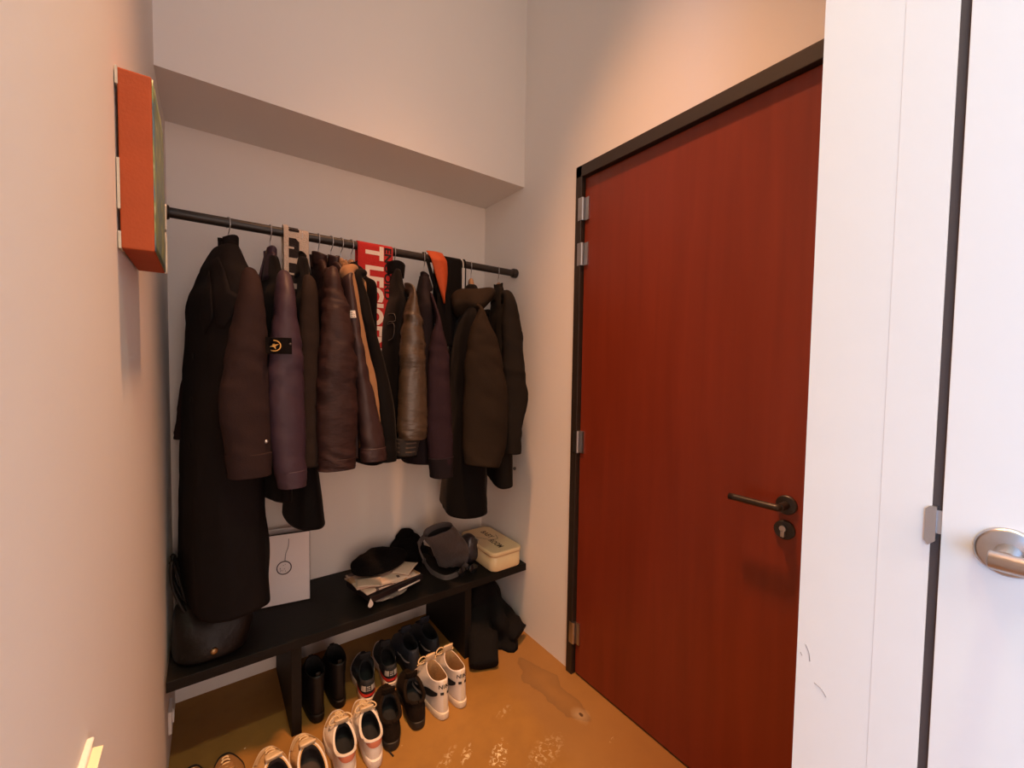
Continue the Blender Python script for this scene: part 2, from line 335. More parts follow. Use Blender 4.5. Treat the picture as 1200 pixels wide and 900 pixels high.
# things on the left wall ----------------------------------
def painting():
    t = thing('painting', 'thick stretched canvas with bare orange painted edges and green painted front on left wall', 'painting', (-0.1, 1.15, 1.58))
    y0, y1, z0, z1, xb, xf_ = 1.045, 1.285, 1.585, 1.905, lwx(1.1) + 0.004, -0.0765
    M_or = mat('orange_canvas_edge', (0.40, 0.058, 0.004), 0.7, var=0.12, vscale=25, bump=0.08, bscale=180)
    m = bpy.data.materials.new('green_blue_painting'); m.use_nodes = True; nt = m.node_tree; b = nt.nodes['Principled BSDF']; b.inputs['Roughness'].default_value = 0.4
    tc = nt.nodes.new('ShaderNodeTexCoord'); n1 = nt.nodes.new('ShaderNodeTexNoise'); n1.inputs['Scale'].default_value = 22; n1.inputs['Detail'].default_value = 4; n1.inputs['Distortion'].default_value = 1.2
    mp = nt.nodes.new('ShaderNodeMapping'); mp.inputs['Scale'].default_value = (1, 1, 0.6); nt.links.new(tc.outputs['Object'], mp.inputs[0]); nt.links.new(mp.outputs[0], n1.inputs[0])
    cr = nt.nodes.new('ShaderNodeValToRGB'); nt.links.new(n1.outputs[0], cr.inputs[0]); e = cr.color_ramp.elements
    e[0].position = 0.25; e[0].color = (0.03, 0.05, 0.045, 1); e[1].position = 0.8; e[1].color = (0.6, 0.56, 0.42, 1)
    for p, c in ((0.42, (0.12, 0.2, 0.22, 1)), (0.52, (0.19, 0.25, 0.1, 1)), (0.62, (0.3, 0.34, 0.15, 1))):
        x = e.new(p); x.color = c
    nt.links.new(cr.outputs[0], b.inputs['Base Color'])
    build('canvas_edge', box(xb, xf_, y0, y1, z0, z1, 0.003), M_or, t, smooth=False)
    V, Fc = grid(lambda u, v: Vector((xf_ + 0.002 + 0.0012 * n3(u * 8, v * 9, 1), y0 + 0.004 + u * (y1 - y0 - 0.008), z0 + 0.003 + v * (z1 - z0 - 0.006))), 20, 24)
    build('painted_front', extrude_grid((V, Fc), (-0.003, 0, 0)), m, t)
    M_cv = mat('raw_canvas', (0.62, 0.55, 0.44), 0.9, bump=0.2)
    for z0_, z1_ in ((z1 - 0.03, z1 + 0.001), (z0 - 0.001, z0 + 0.03), (z0 + 0.07, z0 + 0.16)):
        build('folded_canvas', box(xb - 0.003, xb + 0.001, y0 - 0.001, y0 + 0.03, z0_, z1_), M_cv, t, smooth=False)
    pts = [(xf_ + 0.002, y1 - 0.001, z0 + 0.0), (xf_ + 0.003, y1, z0 + 0.05), (xf_ + 0.002, y1 + 0.001, z0 + 0.1), (xf_ + 0.003, y1, z0 + 0.16)]
    build('frayed_edge', sweep(pts, 0.0022, 0.003, seg=8, smoothn=20), M_cv, t)
def extrude_grid(g, d):
    bm = bmesh.new(); vs = [bm.verts.new(v) for v in g[0]]
    for f in g[1]: bm.faces.new([vs[i] for i in f])
    r = bmesh.ops.extrude_face_region(bm, geom=bm.faces[:])
    for v in r['geom']:
        if isinstance(v, bmesh.types.BMVert): v.co += Vector(d)
    return dump(bm)
painting()
M_plastic = mat('cream_plastic', (0.85, 0.72, 0.48), 0.35)
M_plw = mat('white_plastic', (0.8, 0.76, 0.7), 0.35)
xs = lwx(0.70)
sw = thing('light_switch', 'cream rocker light switch on left wall at bottom edge of the photo', 'switch', (xs, 0.70, 0.84))
build('switch_plate', xf(box(0, 0.008, -0.04, 0.04, -0.042, 0.042, 0.003), Matrix.Translation((xs - 0.0005, 0.705, 0.848))), M_plw, sw, auto=30)
build('rocker', extrude_poly([(xs + 0.007, 0.676, 0.822), (xs + 0.013, 0.676, 0.822), (xs + 0.009, 0.676, 0.85), (xs + 0.017, 0.676, 0.88), (xs + 0.007, 0.676, 0.882)], (0, 0.058, 0)), M_plastic, sw, smooth=False)
xs = lwx(1.84)
so = thing('wall_socket', 'small white socket low on left wall under the bench', 'socket', (xs, 1.84, 0.12))
build('socket_plate', box(xs - 0.0005, xs + 0.010, 1.80, 1.88, 0.10, 0.18, 0.004), M_plw, so, auto=30)
build('socket_insert', lathe([(0.022, 0), (0.022, 0.004), (0.019, 0.004), (0.018, 0.001)], (xs + 0.010, 1.84, 0.14), (1, 0, 0), 24), M_plw, so, auto=30)

# ------------------------------------------------------------------ bench
BZ = 0.366; BY = 1.672
bench = thing('bench', 'long low black wooden bench along the back wall carrying bags and papers', 'bench', (0.6, 1.9, 0))
build('bench_top', box(lwx(1.9) + 0.004, XR - 0.002, BY, YB - 0.003, BZ - 0.035, BZ, 0.002), M_bench, bench, smooth=False)
for x in (0.238, 0.966): build('side_panel', box(x, x + 0.034, BY + 0.004, YB - 0.01, 0.0, BZ - 0.035, 0.0015), M_bench, bench, smooth=False)

# ------------------------------------------------------------------ clothes rail
RY, RZ, RR = 1.80, 1.868, 0.0168
rail = thing('clothes_rail', 'black steel pipe rail spanning the niche with coats hung on it', 'clothes rail', (0.6, RY, RZ))
x0 = lwx(RY) + 0.001
build('pole', sweep([(x0, RY, RZ), (XR - 0.001, RY, RZ)], RR, seg=32), M_black, rail, auto=40)
for xa, d in ((x0, 1), (XR - 0.001, -1)):
    build('end_socket', lathe([(0.022, 0), (0.0235, 0.003), (0.0235, 0.022), (0.021, 0.027), (0.017, 0.028)], (xa, RY, RZ), (d, 0, 0)), M_black, rail, auto=40)

# ------------------------------------------------------------------ garments
def hanger(x, yaw, half, label, top=1.795, tilt=0.0):
    """wooden hanger: hook over the rail, arms along the shoulder line"""
    e = Vector((math.sin(yaw), -math.cos(yaw), 0))      # points to the camera side
    t = thing('clothes_hanger', label, 'hanger', (x, RY, top), 'wooden hangers on the clothes rail')
    c = Vector((x, RY, 0)); R0 = RR + 0.0022
    pts = []
    for k in range(13):
        a = math.radians(-60 + 245 * k / 12)
        # circle around the rail, in the plane of e
        pts.append(c + e * (R0 * 1.02 * math.cos(a)) * -1 + Vector((0, 0, RZ + R0 * 1.02 * math.sin(a))))
    pts = pts[::-1] if False else pts
    end = pts[-1]; pts += [end + Vector((0, 0, -0.012)) , c + e * 0.006 + Vector((0, 0, RZ - R0 - 0.014)), c + Vector((0, 0, RZ - R0 - 0.022)), c + Vector((0, 0, top - 0.005))]
    build('hook', sweep(pts, 0.0018, seg=8, smoothn=60, up=e.cross(Vector((0, 0, 1)))), M_steel, t)
    arm = []
    for k in range(17):
        u = k / 8 - 1
        arm.append(c + e * (u * half) + Vector((0, 0, top - 0.022 - 0.125 * abs(u) ** 1.15)))
    build('wooden_arm', sweep(arm, [0.007 + 0.006 * (1 - abs(k / 8 - 1)) for k in range(17)], [0.007 + 0.012 * (1 - abs(k / 8 - 1)) ** 4 for k in range(17)], seg=12, smoothn=40), M_wood, t)
    return t

def disp(v, c, amp, f, seed):
    n = n3(v.x * f[0] + seed, v.y * f[1] + seed * 1.7, v.z * f[2] + seed * 0.3)
    d = Vector((v.x - c.x, v.y - c.y, 0))
    if d.length < 1e-5: return v
    return v + d.normalized() * n * amp

def sleeve_geo(rows, ry=0.045, amp=0.004, f=(14, 14, 26), seed=0, n=70, seg=40, root=None, round_top=True):
    """rows: (py, px_left, px_right, Y[, ry]); root = (hook point, shoulder direction, half width, neck z, shoulder z, half thickness)"""
    R = []
    for r in rows:
        py, pl, pr, Y = r[:4]; ryy = r[4] if len(r) > 4 else ry
        a = atY(pl, py, Y); b = atY(pr, py, Y); c = (a + b) / 2; tanp = c.x / Y; wd = (b.x - a.x) / 2
        rx = math.sqrt(max(wd * wd - (ryy * tanp) ** 2, (0.5 * wd) ** 2))
        R.append((c.x, Y, c.z, rx, ryy))
    up = Vector((0, -1, 0)); nr = 0
    if root:
        H, e, A, zk, zn, th = root; up = e; H = Vector((H[0], H[1], 0)); pre = []
        first = Vector(R[0][:3])
        q0 = H + e * (A * 0.70) + Vector((0, 0, zk - 0.62 * (zk - zn) - 0.020)); q0.x = q0.x * 0.15 + first.x * 0.85
        q1 = H + e * (A * 0.86) + Vector((0, 0, zn + 0.006)); q1.x = q1.x * 0.3 + first.x * 0.7; q1.z = max(q1.z, first.z + 0.022)
        pre += [(*q0, R[0][3] * 0.30, 0.012), (*q1, R[0][3] * 0.74, 0.030)]
        R = pre + R; nr = len(pre)
    rows2 = crom(R, n); rings = []; N = len(rows2)
    for i, r in enumerate(rows2):
        c = Vector(r[:3]); t = (Vector(rows2[min(i + 1, N - 1)][:3]) - Vector(rows2[max(i - 1, 0)][:3])).normalized()
        s = t.cross(up)
        if not root: s = Vector((1, 0, 0)); u = Vector((0, -1, 0))
        else:
            s.normalize(); s = s if s.x > 0 else -s; u = s.cross(t); u.normalize()
        k = min(1, i / 8); ring = []
        # creases gather at the elbow and above the cuff
        fr = i / (N - 1); cr = 0.55 + 0.9 * math.exp(-((fr - 0.55) / 0.13) ** 2) + 0.6 * math.exp(-((fr - 0.93) / 0.06) ** 2)
        for j in range(seg):
            a = 2 * PI * j / seg; ca, sa = math.cos(a), math.sin(a)
            v = c + s * r[3] * math.copysign(abs(ca) ** 0.85, ca) + u * r[4] * math.copysign(abs(sa) ** 0.85, sa)
            d = (v - c); d = d.normalized() if d.length > 1e-6 else d
            p = Vector((v.x * f[0] + seed, v.y * f[1] + seed * 1.7, (v.z + 0.35 * v.x) * f[2] + seed * 0.3))
            nn_ = noise.noise(p) + 0.6 * (0.4 - abs(noise.noise(p * 1.9))) * 1.4
            ring.append(v + d * amp * k * cr * nn_ * (min(1, r[3] / 0.03)))
        rings.append(ring)
    l = rings[-1]; cc = sum(l, Vector()) / seg
    rings.append([cc + (v - cc) * 0.86 for v in l]); rings.append([cc + (v - cc) * 0.84 + Vector((0, 0, 0.04)) for v in l])
    return loft(rings)

def body_geo(H, e, prof, amp=0.006, seed=0, seg=48, n=60, folds=5, hem_wave=0.004, pw=0.75):
    """prof rows: (z, a0, a1, t0, t1): extent along e from a0 (far, negative) to a1 (near), thickness -t0 .. t1 across"""
    p = Vector((-e.y, e.x, 0))                 # across, points to +x for e = -y
    rings = []; rows = crom(prof, n); ztop, zb = rows[0][0], rows[-1][0]
    for i, (z, a0, a1, t0, t1) in enumerate(rows):
        fr = (ztop - z) / (ztop - zb); ring = []
        ca0, ha, ct, ht = (a0 + a1) / 2, (a1 - a0) / 2, (t1 - t0) / 2, (t1 + t0) / 2
        for j in range(seg):
            a = 2 * PI * j / seg; c_, s_ = math.cos(a), math.sin(a)
            A = ca0 + ha * math.copysign(abs(c_) ** pw, c_); T = ct + ht * math.copysign(abs(s_) ** pw, s_)
            fold = (0.5 + 0.5 * math.sin(folds * a + seed + 2 * n3(seed, z * 3, 0))) * amp * 1.6 * fr + n3(A * 14 + seed, T * 14, z * 8) * amp
            T += math.copysign(fold, s_) * abs(s_) ** 0.5
            zz = z + (hem_wave * math.sin(3 * a + seed) if i > n - 4 else 0)
            q = Vector((H[0], H[1], zz)) + e * A + p * T; q.x = min(q.x, XR - 0.006); q.y = min(q.y, YB - 0.006); q.x = max(q.x, lwx(q.y) + 0.006); ring.append(q)
        rings.append(ring)
    l = rings[-1]; cc = sum(l, Vector()) / seg
    rings.append([cc + (v - cc) * 0.93 + Vector((0, 0, 0.004)) for v in l]); rings.append([cc + (v - cc) * 0.9 + Vector((0, 0, 0.06)) for v in l])
    return loft(rings)

def collar_geo(H, e, z, ra, rt, h, flare, thick=0.006, seed=0, gap=0.5, lean=0.0):
    """fold-down or stand collar around the neck, open at the front (side p*front)"""
    p = Vector((-e.y, e.x, 0)); n = 40
    def f(u, v, k):
        a = -PI / 2 + gap + u * (2 * PI - 2 * gap)          # opening towards -p
        r = 1 + flare * v + k
        A = math.cos(a) * (ra * r) ; T = math.sin(a) * (rt * r) + lean * v
        zz = z + h * (v if flare >= 0 else 1 - v) + 0.006 * math.sin(a * 2 + seed)
        return Vector((H[0], H[1], zz)) + e * A + p * T
    g1 = grid(lambda u, v: f(u, v, 0), n, 8)
    bm = bmesh.new(); vs = [bm.verts.new(v) for v in g1[0]]
    for q in g1[1]: bm.faces.new([vs[i] for i in q])
    bmesh.ops.recalc_face_normals(bm, faces=bm.faces[:])
    bmesh.ops.solidify(bm, geom=bm.faces[:], thickness=thick)
    return dump(bm)

GRP = 'coats and jackets hanging on the clothes rail'
def garment(name, label, cat, hx, near, zn, hem, m_body, m_sleeve, sl, prof_t, a_f=1.0, far=None, m_collar=None, collar=('fold', 0.045, 0.032, 0.045), cname='sleeve', amp_b=0.005, amp_s=0.004, fs=(14, 14, 26), seed=0, ry=0.045, zneck=None, a0f=1.0, hemn=None, pw=0.75, cuff=0, mcuff=None):
    """near = (x, y) of the near shoulder point, zn its height; prof_t = [(fraction, t0, t1)...]"""
    H = (hx, RY); d = Vector((near[0] - hx, near[1] - RY, 0)); A = d.length; e = d.normalized()
    zk = zneck if zneck else 1.775
    t = thing(name, label, cat, (hx, RY, hem), GRP)
    def tt(fr):
        for (f0, a, b), (f1, c, dd) in zip(prof_t, prof_t[1:]):
            if fr <= f1: k = (fr - f0) / (f1 - f0); return a + (c - a) * k, b + (dd - b) * k
        return prof_t[-1][1:]
    a_, b_ = tt(0.0); prof = [(zk + 0.008, -0.038, 0.038, 0.014, 0.014), (zk - 0.010, -0.075, 0.075, max(0.016, a_ * 0.45), max(0.016, b_ * 0.5)), ((zk + zn) / 2 - 0.01, -A * 0.62, A * 0.62, a_ * 0.75, b_ * 0.75)]
    for fr, fa in ((0.0, 0.93), (0.06, 1.0), (0.2, 0.98), (0.45, 0.98), (0.7, 1.0), (0.9, 1.02), (1.0, 1.02)):
        z = zn - (zn - hem) * fr; k = 1 + (a_f - 1) * fr; k0 = 1 + (a0f - 1) * fr; a, b = tt(fr)
        if fr == 0.0: a, b = a * 0.8, b * 0.8
        prof.append((z, -A * fa * k0, A * fa * k, a, b))
    g = body_geo(H, e, prof, amp_b, seed, pw=pw); build('body', g, m_body, t)
    sg = sleeve_geo(sl, ry=ry, amp=amp_s, f=fs, seed=seed, root=(H, e, A, zk, zn, (prof_t[0][1] + prof_t[0][2]) / 2)); s = build(cname, sg, m_sleeve, t)
    if cuff:
        ra_, rb_ = sl[-2], sl[-1]; k = 1 - cuff / max(1, rb_[0] - ra_[0]); k = max(0, k)
        r0 = tuple(ra_[i] + (rb_[i] - ra_[i]) * k for i in range(4)); r0 = (r0[0], r0[1] - 1.2, r0[2] + 1.2, r0[3]); r1_ = (rb_[0] + 1, rb_[1] - 1.0, rb_[2] + 1.0, rb_[3])
        build('cuff', sleeve_geo([r0, r1_], ry=ry + 0.004, amp=amp_s * 0.5, f=fs, seed=seed, n=14, round_top=False), mcuff or m_sleeve, t)
    if far is None:     # far sleeve: same drop on the other side of the body
        zc = atY(sl[-1][1], sl[-1][0], sl[-1][3]).z; F_ = Vector((hx, RY, 0)) - e * (A + 0.01)
        rad = (0.055, 0.04)
        P = [F_ + e * 0.04 + Vector((0, 0, zn + 0.02)), F_ + Vector((0, 0, zn - 0.03)), F_ - e * 0.02 + Vector((0, 0, (zn + zc) / 2)), F_ - e * 0.01 + Vector((0, 0, zc + 0.02))]
        P = [Vector((min(q.x, XR - 0.062), min(q.y, YB - 0.05), q.z)) for q in P]
        build(cname, sweep(P, [0.015, 0.042, 0.038, 0.036], [0.02, min(0.055, prof_t[-1][1] + 0.025), 0.04, 0.036], up=(1, 0, 0), seg=20, smoothn=20), m_sleeve, t)
    else:
        build(cname, sleeve_geo(far, ry=0.04, amp=amp_s, seed=seed + 3), m_sleeve, t)
    mc = m_collar or m_body; ck, ra, rt, hh = collar
    if ck == 'fold':
        build('collar_stand', collar_geo(H, e, zk - 0.02, ra * 0.8, rt * 0.62, hh * 0.75, 0.05, 0.005, seed), mc, t)
        build('collar', collar_fold(H, e, zk, ra, rt, hh, seed), mc, t)
    elif ck == 'stand':
        build('collar', collar_geo(H, e, zk - 0.02, ra, rt, hh, 0.12, 0.009, seed, 0.3), mc, t)
    return t, g, sg, e
def collar_fold(H, e, z, ra, rt, h, seed):
    p = Vector((-e.y, e.x, 0))
    def f(u, v):
        a = -PI / 2 + 0.18 + u * (2 * PI - 0.36); r = 0.80 + 0.55 * v
        edge = (abs(u - 0.5) * 2) ** 4 * 0.028
        return Vector((H[0], H[1], z + 0.018 - (h + edge) * v ** 1.3 - 0.030 * abs(math.cos(a)) * v + 0.004 * math.sin(3 * a + seed) * v)) + e * math.cos(a) * ra * r * (1 + 0.30 * v) + p * math.sin(a) * (rt * r * 0.62 + 0.008 * v)
    g = grid(f, 44, 9); bm = bmesh.new(); vs = [bm.verts.new(v) for v in g[0]]
    for q in g[1]: bm.faces.new([vs[i] for i in q])
    bmesh.ops.recalc_face_normals(bm, faces=bm.faces[:]); bmesh.ops.solidify(bm, geom=bm.faces[:], thickness=0.005)
    return dump(bm)
def patch(pts, bv, off=0.004, cuts=3, thick=0.003):
    """closed outline seen from the room, laid on the cloth surface under it"""
    bm = bmesh.new(); vs = [bm.verts.new((x, y, 0)) for x, y in pts]; bm.faces.new(vs); bmesh.ops.triangulate(bm, faces=bm.faces[:])
    bmesh.ops.subdivide_edges(bm, edges=bm.edges[:], cuts=cuts, use_grid_fill=True); last = 1.7; o = Vector((0, 0, CAMH))
    for v in sorted(bm.verts, key=lambda v: v.co.y):
        r = ray(v.co.x, v.co.y).normalized(); h = bv.ray_cast(o, r)
        if h[0] is not None: last = h[3]
        v.co = o + r * (last - off)
    g = dump(bm); return extrude_grid(g, (0.0, thick, 0))

F_char = fab('charcoal_wool', (0.0099, 0.0074, 0.0074))
F_charb = fab('brown_charcoal_wool', (0.0288, 0.0158, 0.0151))
F_blue = mat('slate_purple_nylon', (0.0419, 0.0224, 0.0350), 0.55, var=0.1, bump=0.2, bscale=30, spec=0.3)
F_blk = fab('black_cloth', (0.0039, 0.0030, 0.0030), sheen=0.05)
F_brn = fab('dark_brown_cloth', (0.0210, 0.0128, 0.0097))
F_puff = mat('brown_nylon', (0.0255, 0.0097, 0.0087), 0.6, var=0.15, bump=0.25, bscale=22, bstretch=(1, 1, 2.5), spec=0.25)
F_puff2 = mat('plum_brown_nylon', (0.0315, 0.0142, 0.0140), 0.5, var=0.12, bump=0.2, bscale=20, spec=0.35)
F_tan = fab('camel_cloth', (0.2805, 0.1487, 0.0723), sheen=0.1)
F_leather = mat('brown_leather', (0.0450, 0.0270, 0.0142), 0.42, var=0.3, vscale=14, bump=0.25, bscale=30, bstretch=(1, 1, 3), spec=0.6)
F_plum = fab('plum_navy_cloth', (0.0224, 0.0112, 0.0160))
F_navy = fab('navy_black_cloth', (0.0112, 0.0077, 0.0098))
F_olive = fab('olive_black_wool', (0.0198, 0.0126, 0.0077))
F_olive2 = fab('dark_grey_wool', (0.0135, 0.0105, 0.0083))
M_brass = mat('brass', (0.75, 0.42, 0.1), 0.3, 1.0)
M_lab = mat('white_thread', (0.72, 0.68, 0.62), 0.8)

HA = []   # (hook x, yaw, label)
def yaw_of(hx, near): d = Vector((near[0] - hx, near[1] - RY)); return math.atan2(d.x, -d.y)
def hang(hx, near, label, half=0.145, top=1.812): hanger(hx, yaw_of(hx, near), half, label, top)

# 1 long charcoal coat
n1_ = (0.128, 1.60)
hang(0.067, n1_, 'leftmost wooden hanger, holding the long charcoal coat', top=1.812)
t1, g1, s1, e1 = garment('long_coat', 'long charcoal wool coat with brownish sleeves, leftmost on the rail', 'coat', 0.067, n1_, 1.655, 0.545, F_char, F_charb,
    [(345, 279, 306, 1.59), (380, 272, 311, 1.575), (430, 262, 314, 1.565), (475, 256, 318, 1.56), (520, 262, 319, 1.56), (556, 268, 317, 1.56)],
    [(0, 0.085, 0.045), (0.1, 0.10, 0.055), (0.3, 0.105, 0.055), (0.6, 0.125, 0.06), (1.0, 0.125, 0.085)], a_f=0.93, zneck=1.782, cuff=26, ry=0.05, seed=1, amp_b=0.010, a0f=1.0,
    far=[(330, 238, 262, 1.97), (352, 234, 260, 1.97), (400, 222, 252, 1.97), (450, 212, 244, 1.97), (513, 203, 236, 1.97)], collar=('fold', 0.055, 0.045, 0.07))
b1 = bvh_of(g1)
pp = Vector((-e1.y, e1.x, 0))
build('lapel', patch([(246, 306), (256, 300), (264, 318), (270, 340), (284, 348), (274, 366), (262, 386), (255, 384), (250, 360)], b1, 0.006), F_char, t1)
build('lapel', patch([(245, 316), (248, 340), (250, 372), (240, 392), (233, 372), (236, 350), (240, 330)], b1, 0.006), F_char, t1)
for z in (1.40, 1.25, 1.10):
    q = Vector((0.067, RY, z)); h = b1.ray_cast(q - pp * 0.5, pp)
    if h[0]: build('button', lathe([(0.010, -0.002), (0.011, 0.001), (0.009, 0.003), (0.004, 0.002)], h[0], -pp, 20), F_blk, t1)
bs = bvh_of(s1); a = atY(313, 519, 1.5); h = bs.ray_cast(Vector((a.x, 1.3, a.z)), Vector((0, 1, 0)))
if h[0] is None: h = (Vector((a.x, 1.53, a.z)),)
build('cuff_snap', lathe([(0.006, -0.001), (0.006, 0.002), (0.003, 0.004)], h[0], (-0.2, -1, 0), 16), M_steel, t1)

# 2 slate parka with round badge
n2_ = (0.225, 1.60)
hang(0.195, n2_, 'wooden hanger inside the slate purple parka', top=1.812)
t2, g2, s2, e2 = garment('parka', 'slate purple hooded parka with round gold badge on the sleeve', 'jacket', 0.195, n2_, 1.66, 0.90, F_blk, F_blue,
    [(352, 322, 345, 1.59), (385, 318, 350, 1.575), (430, 313, 355, 1.565), (480, 313, 357, 1.56), (530, 318, 358, 1.56), (568, 326, 358, 1.56)],
    [(0, 0.03, 0.02), (0.15, 0.035, 0.03), (1, 0.035, 0.025)], zneck=1.765, cuff=18, seed=2, m_collar=F_blue, amp_b=0.004, fs=(10, 10, 18), amp_s=0.005, collar=('fold', 0.055, 0.03, 0.07))
b2 = bvh_of(s2)
o_ = atY(327, 405, 1.515)
pat = grid(lambda u, v: (-0.037 + 0.074 * u, -0.026 + 0.052 * v, 0), 10, 6)
build('badge_patch', decal(pat, o_, (1, 0, 0.0), (0, 0, 1), (0, 1, 0), b2, 0.004), mat('black_felt_patch', (0.004, 0.003, 0.003), 0.9, spec=0.1), t2)
ringv = []; rf = []
nn = 28
for k in range(nn):
    a = 2 * PI * k / nn
    for r in (0.0155, 0.0185): ringv.append((r * math.cos(a) - 0.012, r * math.sin(a), 0))
for k in range(nn): j = (k + 1) % nn; rf.append((2 * k, 2 * k + 1, 2 * j + 1, 2 * j))
star = []; sf = []
for q in range(4):
    a = q * PI / 2 + 0.35; n = len(star)
    for r, da in ((0.0135, 0.0), (0.0042, 0.75), (0.0, 0), (0.0042, -0.75)): star.append((r * math.cos(a + da) - 0.012, r * math.sin(a + da), 0))
    sf.append((n, n + 1, n + 2, n + 3))
build('compass_badge', decal(join((ringv, rf), (star, sf)), o_, (1, 0, 0), (0, 0, 1), (0, 1, 0), b2, 0.0055), mat('gold_embroidery', (0.62, 0.36, 0.10), 0.6), t2)
for du in (-0.035, 0.033):
    h = b2.ray_cast(o_ + Vector((du, -0.5, 0.006)), Vector((0, 1, 0)))
    if h[0]: build('badge_button', lathe([(0.0045, 0.002), (0.0045, 0.005), (0.002, 0.0065)], h[0], (0, -1, 0), 12), mat('dark_button', (0.04, 0.03, 0.03), 0.3), t2)

# 3 long black overcoat
n3_ = (0.300, 1.60)
t3, g3, s3, e3 = garment('overcoat', 'long black overcoat with dark brown sleeve, hanging behind the white and black scarf', 'coat', 0.300, n3_, 1.655, 0.785, F_blk, F_brn,
    [(345, 352, 372, 1.60), (390, 350, 374, 1.59), (450, 350, 375, 1.585), (500, 350, 377, 1.58), (546, 350, 376, 1.58)],
    [(0, 0.025, 0.016), (0.2, 0.03, 0.018), (0.7, 0.045, 0.03), (1, 0.06, 0.06)], seed=3, amp_b=0.003, ry=0.03, amp_s=0.002, collar=('fold', 0.05, 0.026, 0.055), a_f=0.95)
hang(0.300, n3_, 'wooden hanger inside the long black overcoat', top=1.812)

# 4 crinkled brown bomber
n4_ = (0.372, 1.60)
hang(0.360, n4_, 'wooden hanger inside the crinkled brown bomber jacket', top=1.812)
t4, g4, s4, e4 = garment('bomber_jacket', 'crinkled brown nylon bomber jacket with puffy creased sleeve', 'jacket', 0.360, n4_, 1.66, 1.00, F_puff, F_puff,
    [(328, 379, 397, 1.60), (348, 378, 403, 1.585), (370, 377, 410, 1.57), (420, 374, 416, 1.555), (470, 371, 418, 1.55), (510, 371, 418, 1.55), (536, 373, 416, 1.55), (548, 373, 414, 1.55)],
    [(0, 0.022, 0.014), (0.2, 0.026, 0.016), (1, 0.026, 0.016)], seed=4, cuff=12, amp_b=0.003, amp_s=0.0085, fs=(13, 13, 46), ry=0.045, collar=('stand', 0.05, 0.027, 0.05))
# 5 plum brown jacket with white sleeve logo
n5_ = (0.455, 1.61)
hang(0.406, n5_, 'wooden hanger inside the plum brown jacket with white logo', top=1.812)
t5, g5, s5, e5 = garment('jacket', 'plum brown jacket with small white lettered patch high on the sleeve', 'jacket', 0.406, n5_, 1.66, 1.03, F_puff2, F_puff2,
    [(330, 400, 411, 1.60), (367, 404, 418, 1.59), (400, 408, 423, 1.58), (435, 412, 430, 1.58), (470, 417, 439, 1.575), (510, 421, 449, 1.57), (538, 424, 452, 1.57)],
    [(0, 0.014, 0.014), (0.2, 0.016, 0.016), (1, 0.018, 0.018)], seed=5, cuff=14, amp_b=0.002, amp_s=0.006, ry=0.034, collar=('stand', 0.05, 0.02, 0.05))
b5 = bvh_of(s5); o_ = atY(413, 368, 1.55)
build('logo_patch', decal(grid(lambda u, v: (-0.0125 + 0.025 * u, -0.013 + 0.026 * v, 0), 6, 6), o_, (0.98, 0, 0.1), (-0.1, 0, 0.98), (0, 1, 0), b5, 0.003), M_lab, t5)
lt = []
for q, s_ in enumerate(('THE', 'NORTH', 'FACE')):
    g = text_geo(s_, 0.008, 0.0001); k = 0.019 / max(v.x for v in g[0]) if q else 0.012 / max(v.x for v in g[0])
    lt.append(([(v.x * k - 0.0095, v.y * 0.9 + 0.004 - 0.0075 * q, 0) for v in g[0]], g[1]))
build('patch_lettering', decal(join(*lt), o_, (0.98, 0, 0.1), (-0.1, 0, 0.98), (0, 1, 0), b5, 0.004), F_puff2, t5)

# 6 camel jacket
n6_ = (0.492, 1.625)
hang(0.444, n6_, 'wooden hanger inside the camel tan jacket', top=1.812)
t6, g6, s6, e6 = garment('tan_jacket', 'camel tan jacket squeezed between the plum brown and black jackets', 'jacket', 0.444, n6_, 1.70, 1.06, F_tan, F_tan,
    [(320, 399, 414, 1.615), (338, 403, 418, 1.61), (367, 407, 422.5, 1.605), (392, 411, 427.5, 1.60), (417, 416, 432.5, 1.60), (455, 424, 443, 1.60), (500, 430, 447, 1.60)],
    [(0, 0.014, 0.014), (1, 0.016, 0.016)], seed=6, amp_b=0.002, amp_s=0.002, ry=0.03, collar=('fold', 0.05, 0.02, 0.05))
# 7 black jacket
n7_ = (0.535, 1.63)
hang(0.483, n7_, 'wooden hanger inside the plain black jacket beside the red scarf', top=1.812)
t7, g7, s7, e7 = garment('black_jacket', 'plain black jacket between the camel jacket and the red scarf', 'jacket', 0.483, n7_, 1.70, 0.985, F_blk, F_blk,
    [(325, 408, 422, 1.63), (345, 412, 429, 1.625), (367, 417, 434.5, 1.615), (392, 423, 440.5, 1.61), (417, 430, 447, 1.61), (470, 438, 460, 1.60), (515, 442, 464, 1.60), (540, 442, 464, 1.60)],
    [(0, 0.014, 0.010), (0.4, 0.016, 0.016), (0.7, 0.018, 0.04), (1, 0.018, 0.05)], seed=7, amp_b=0.003, amp_s=0.003, ry=0.035, collar=('fold', 0.05, 0.022, 0.05))
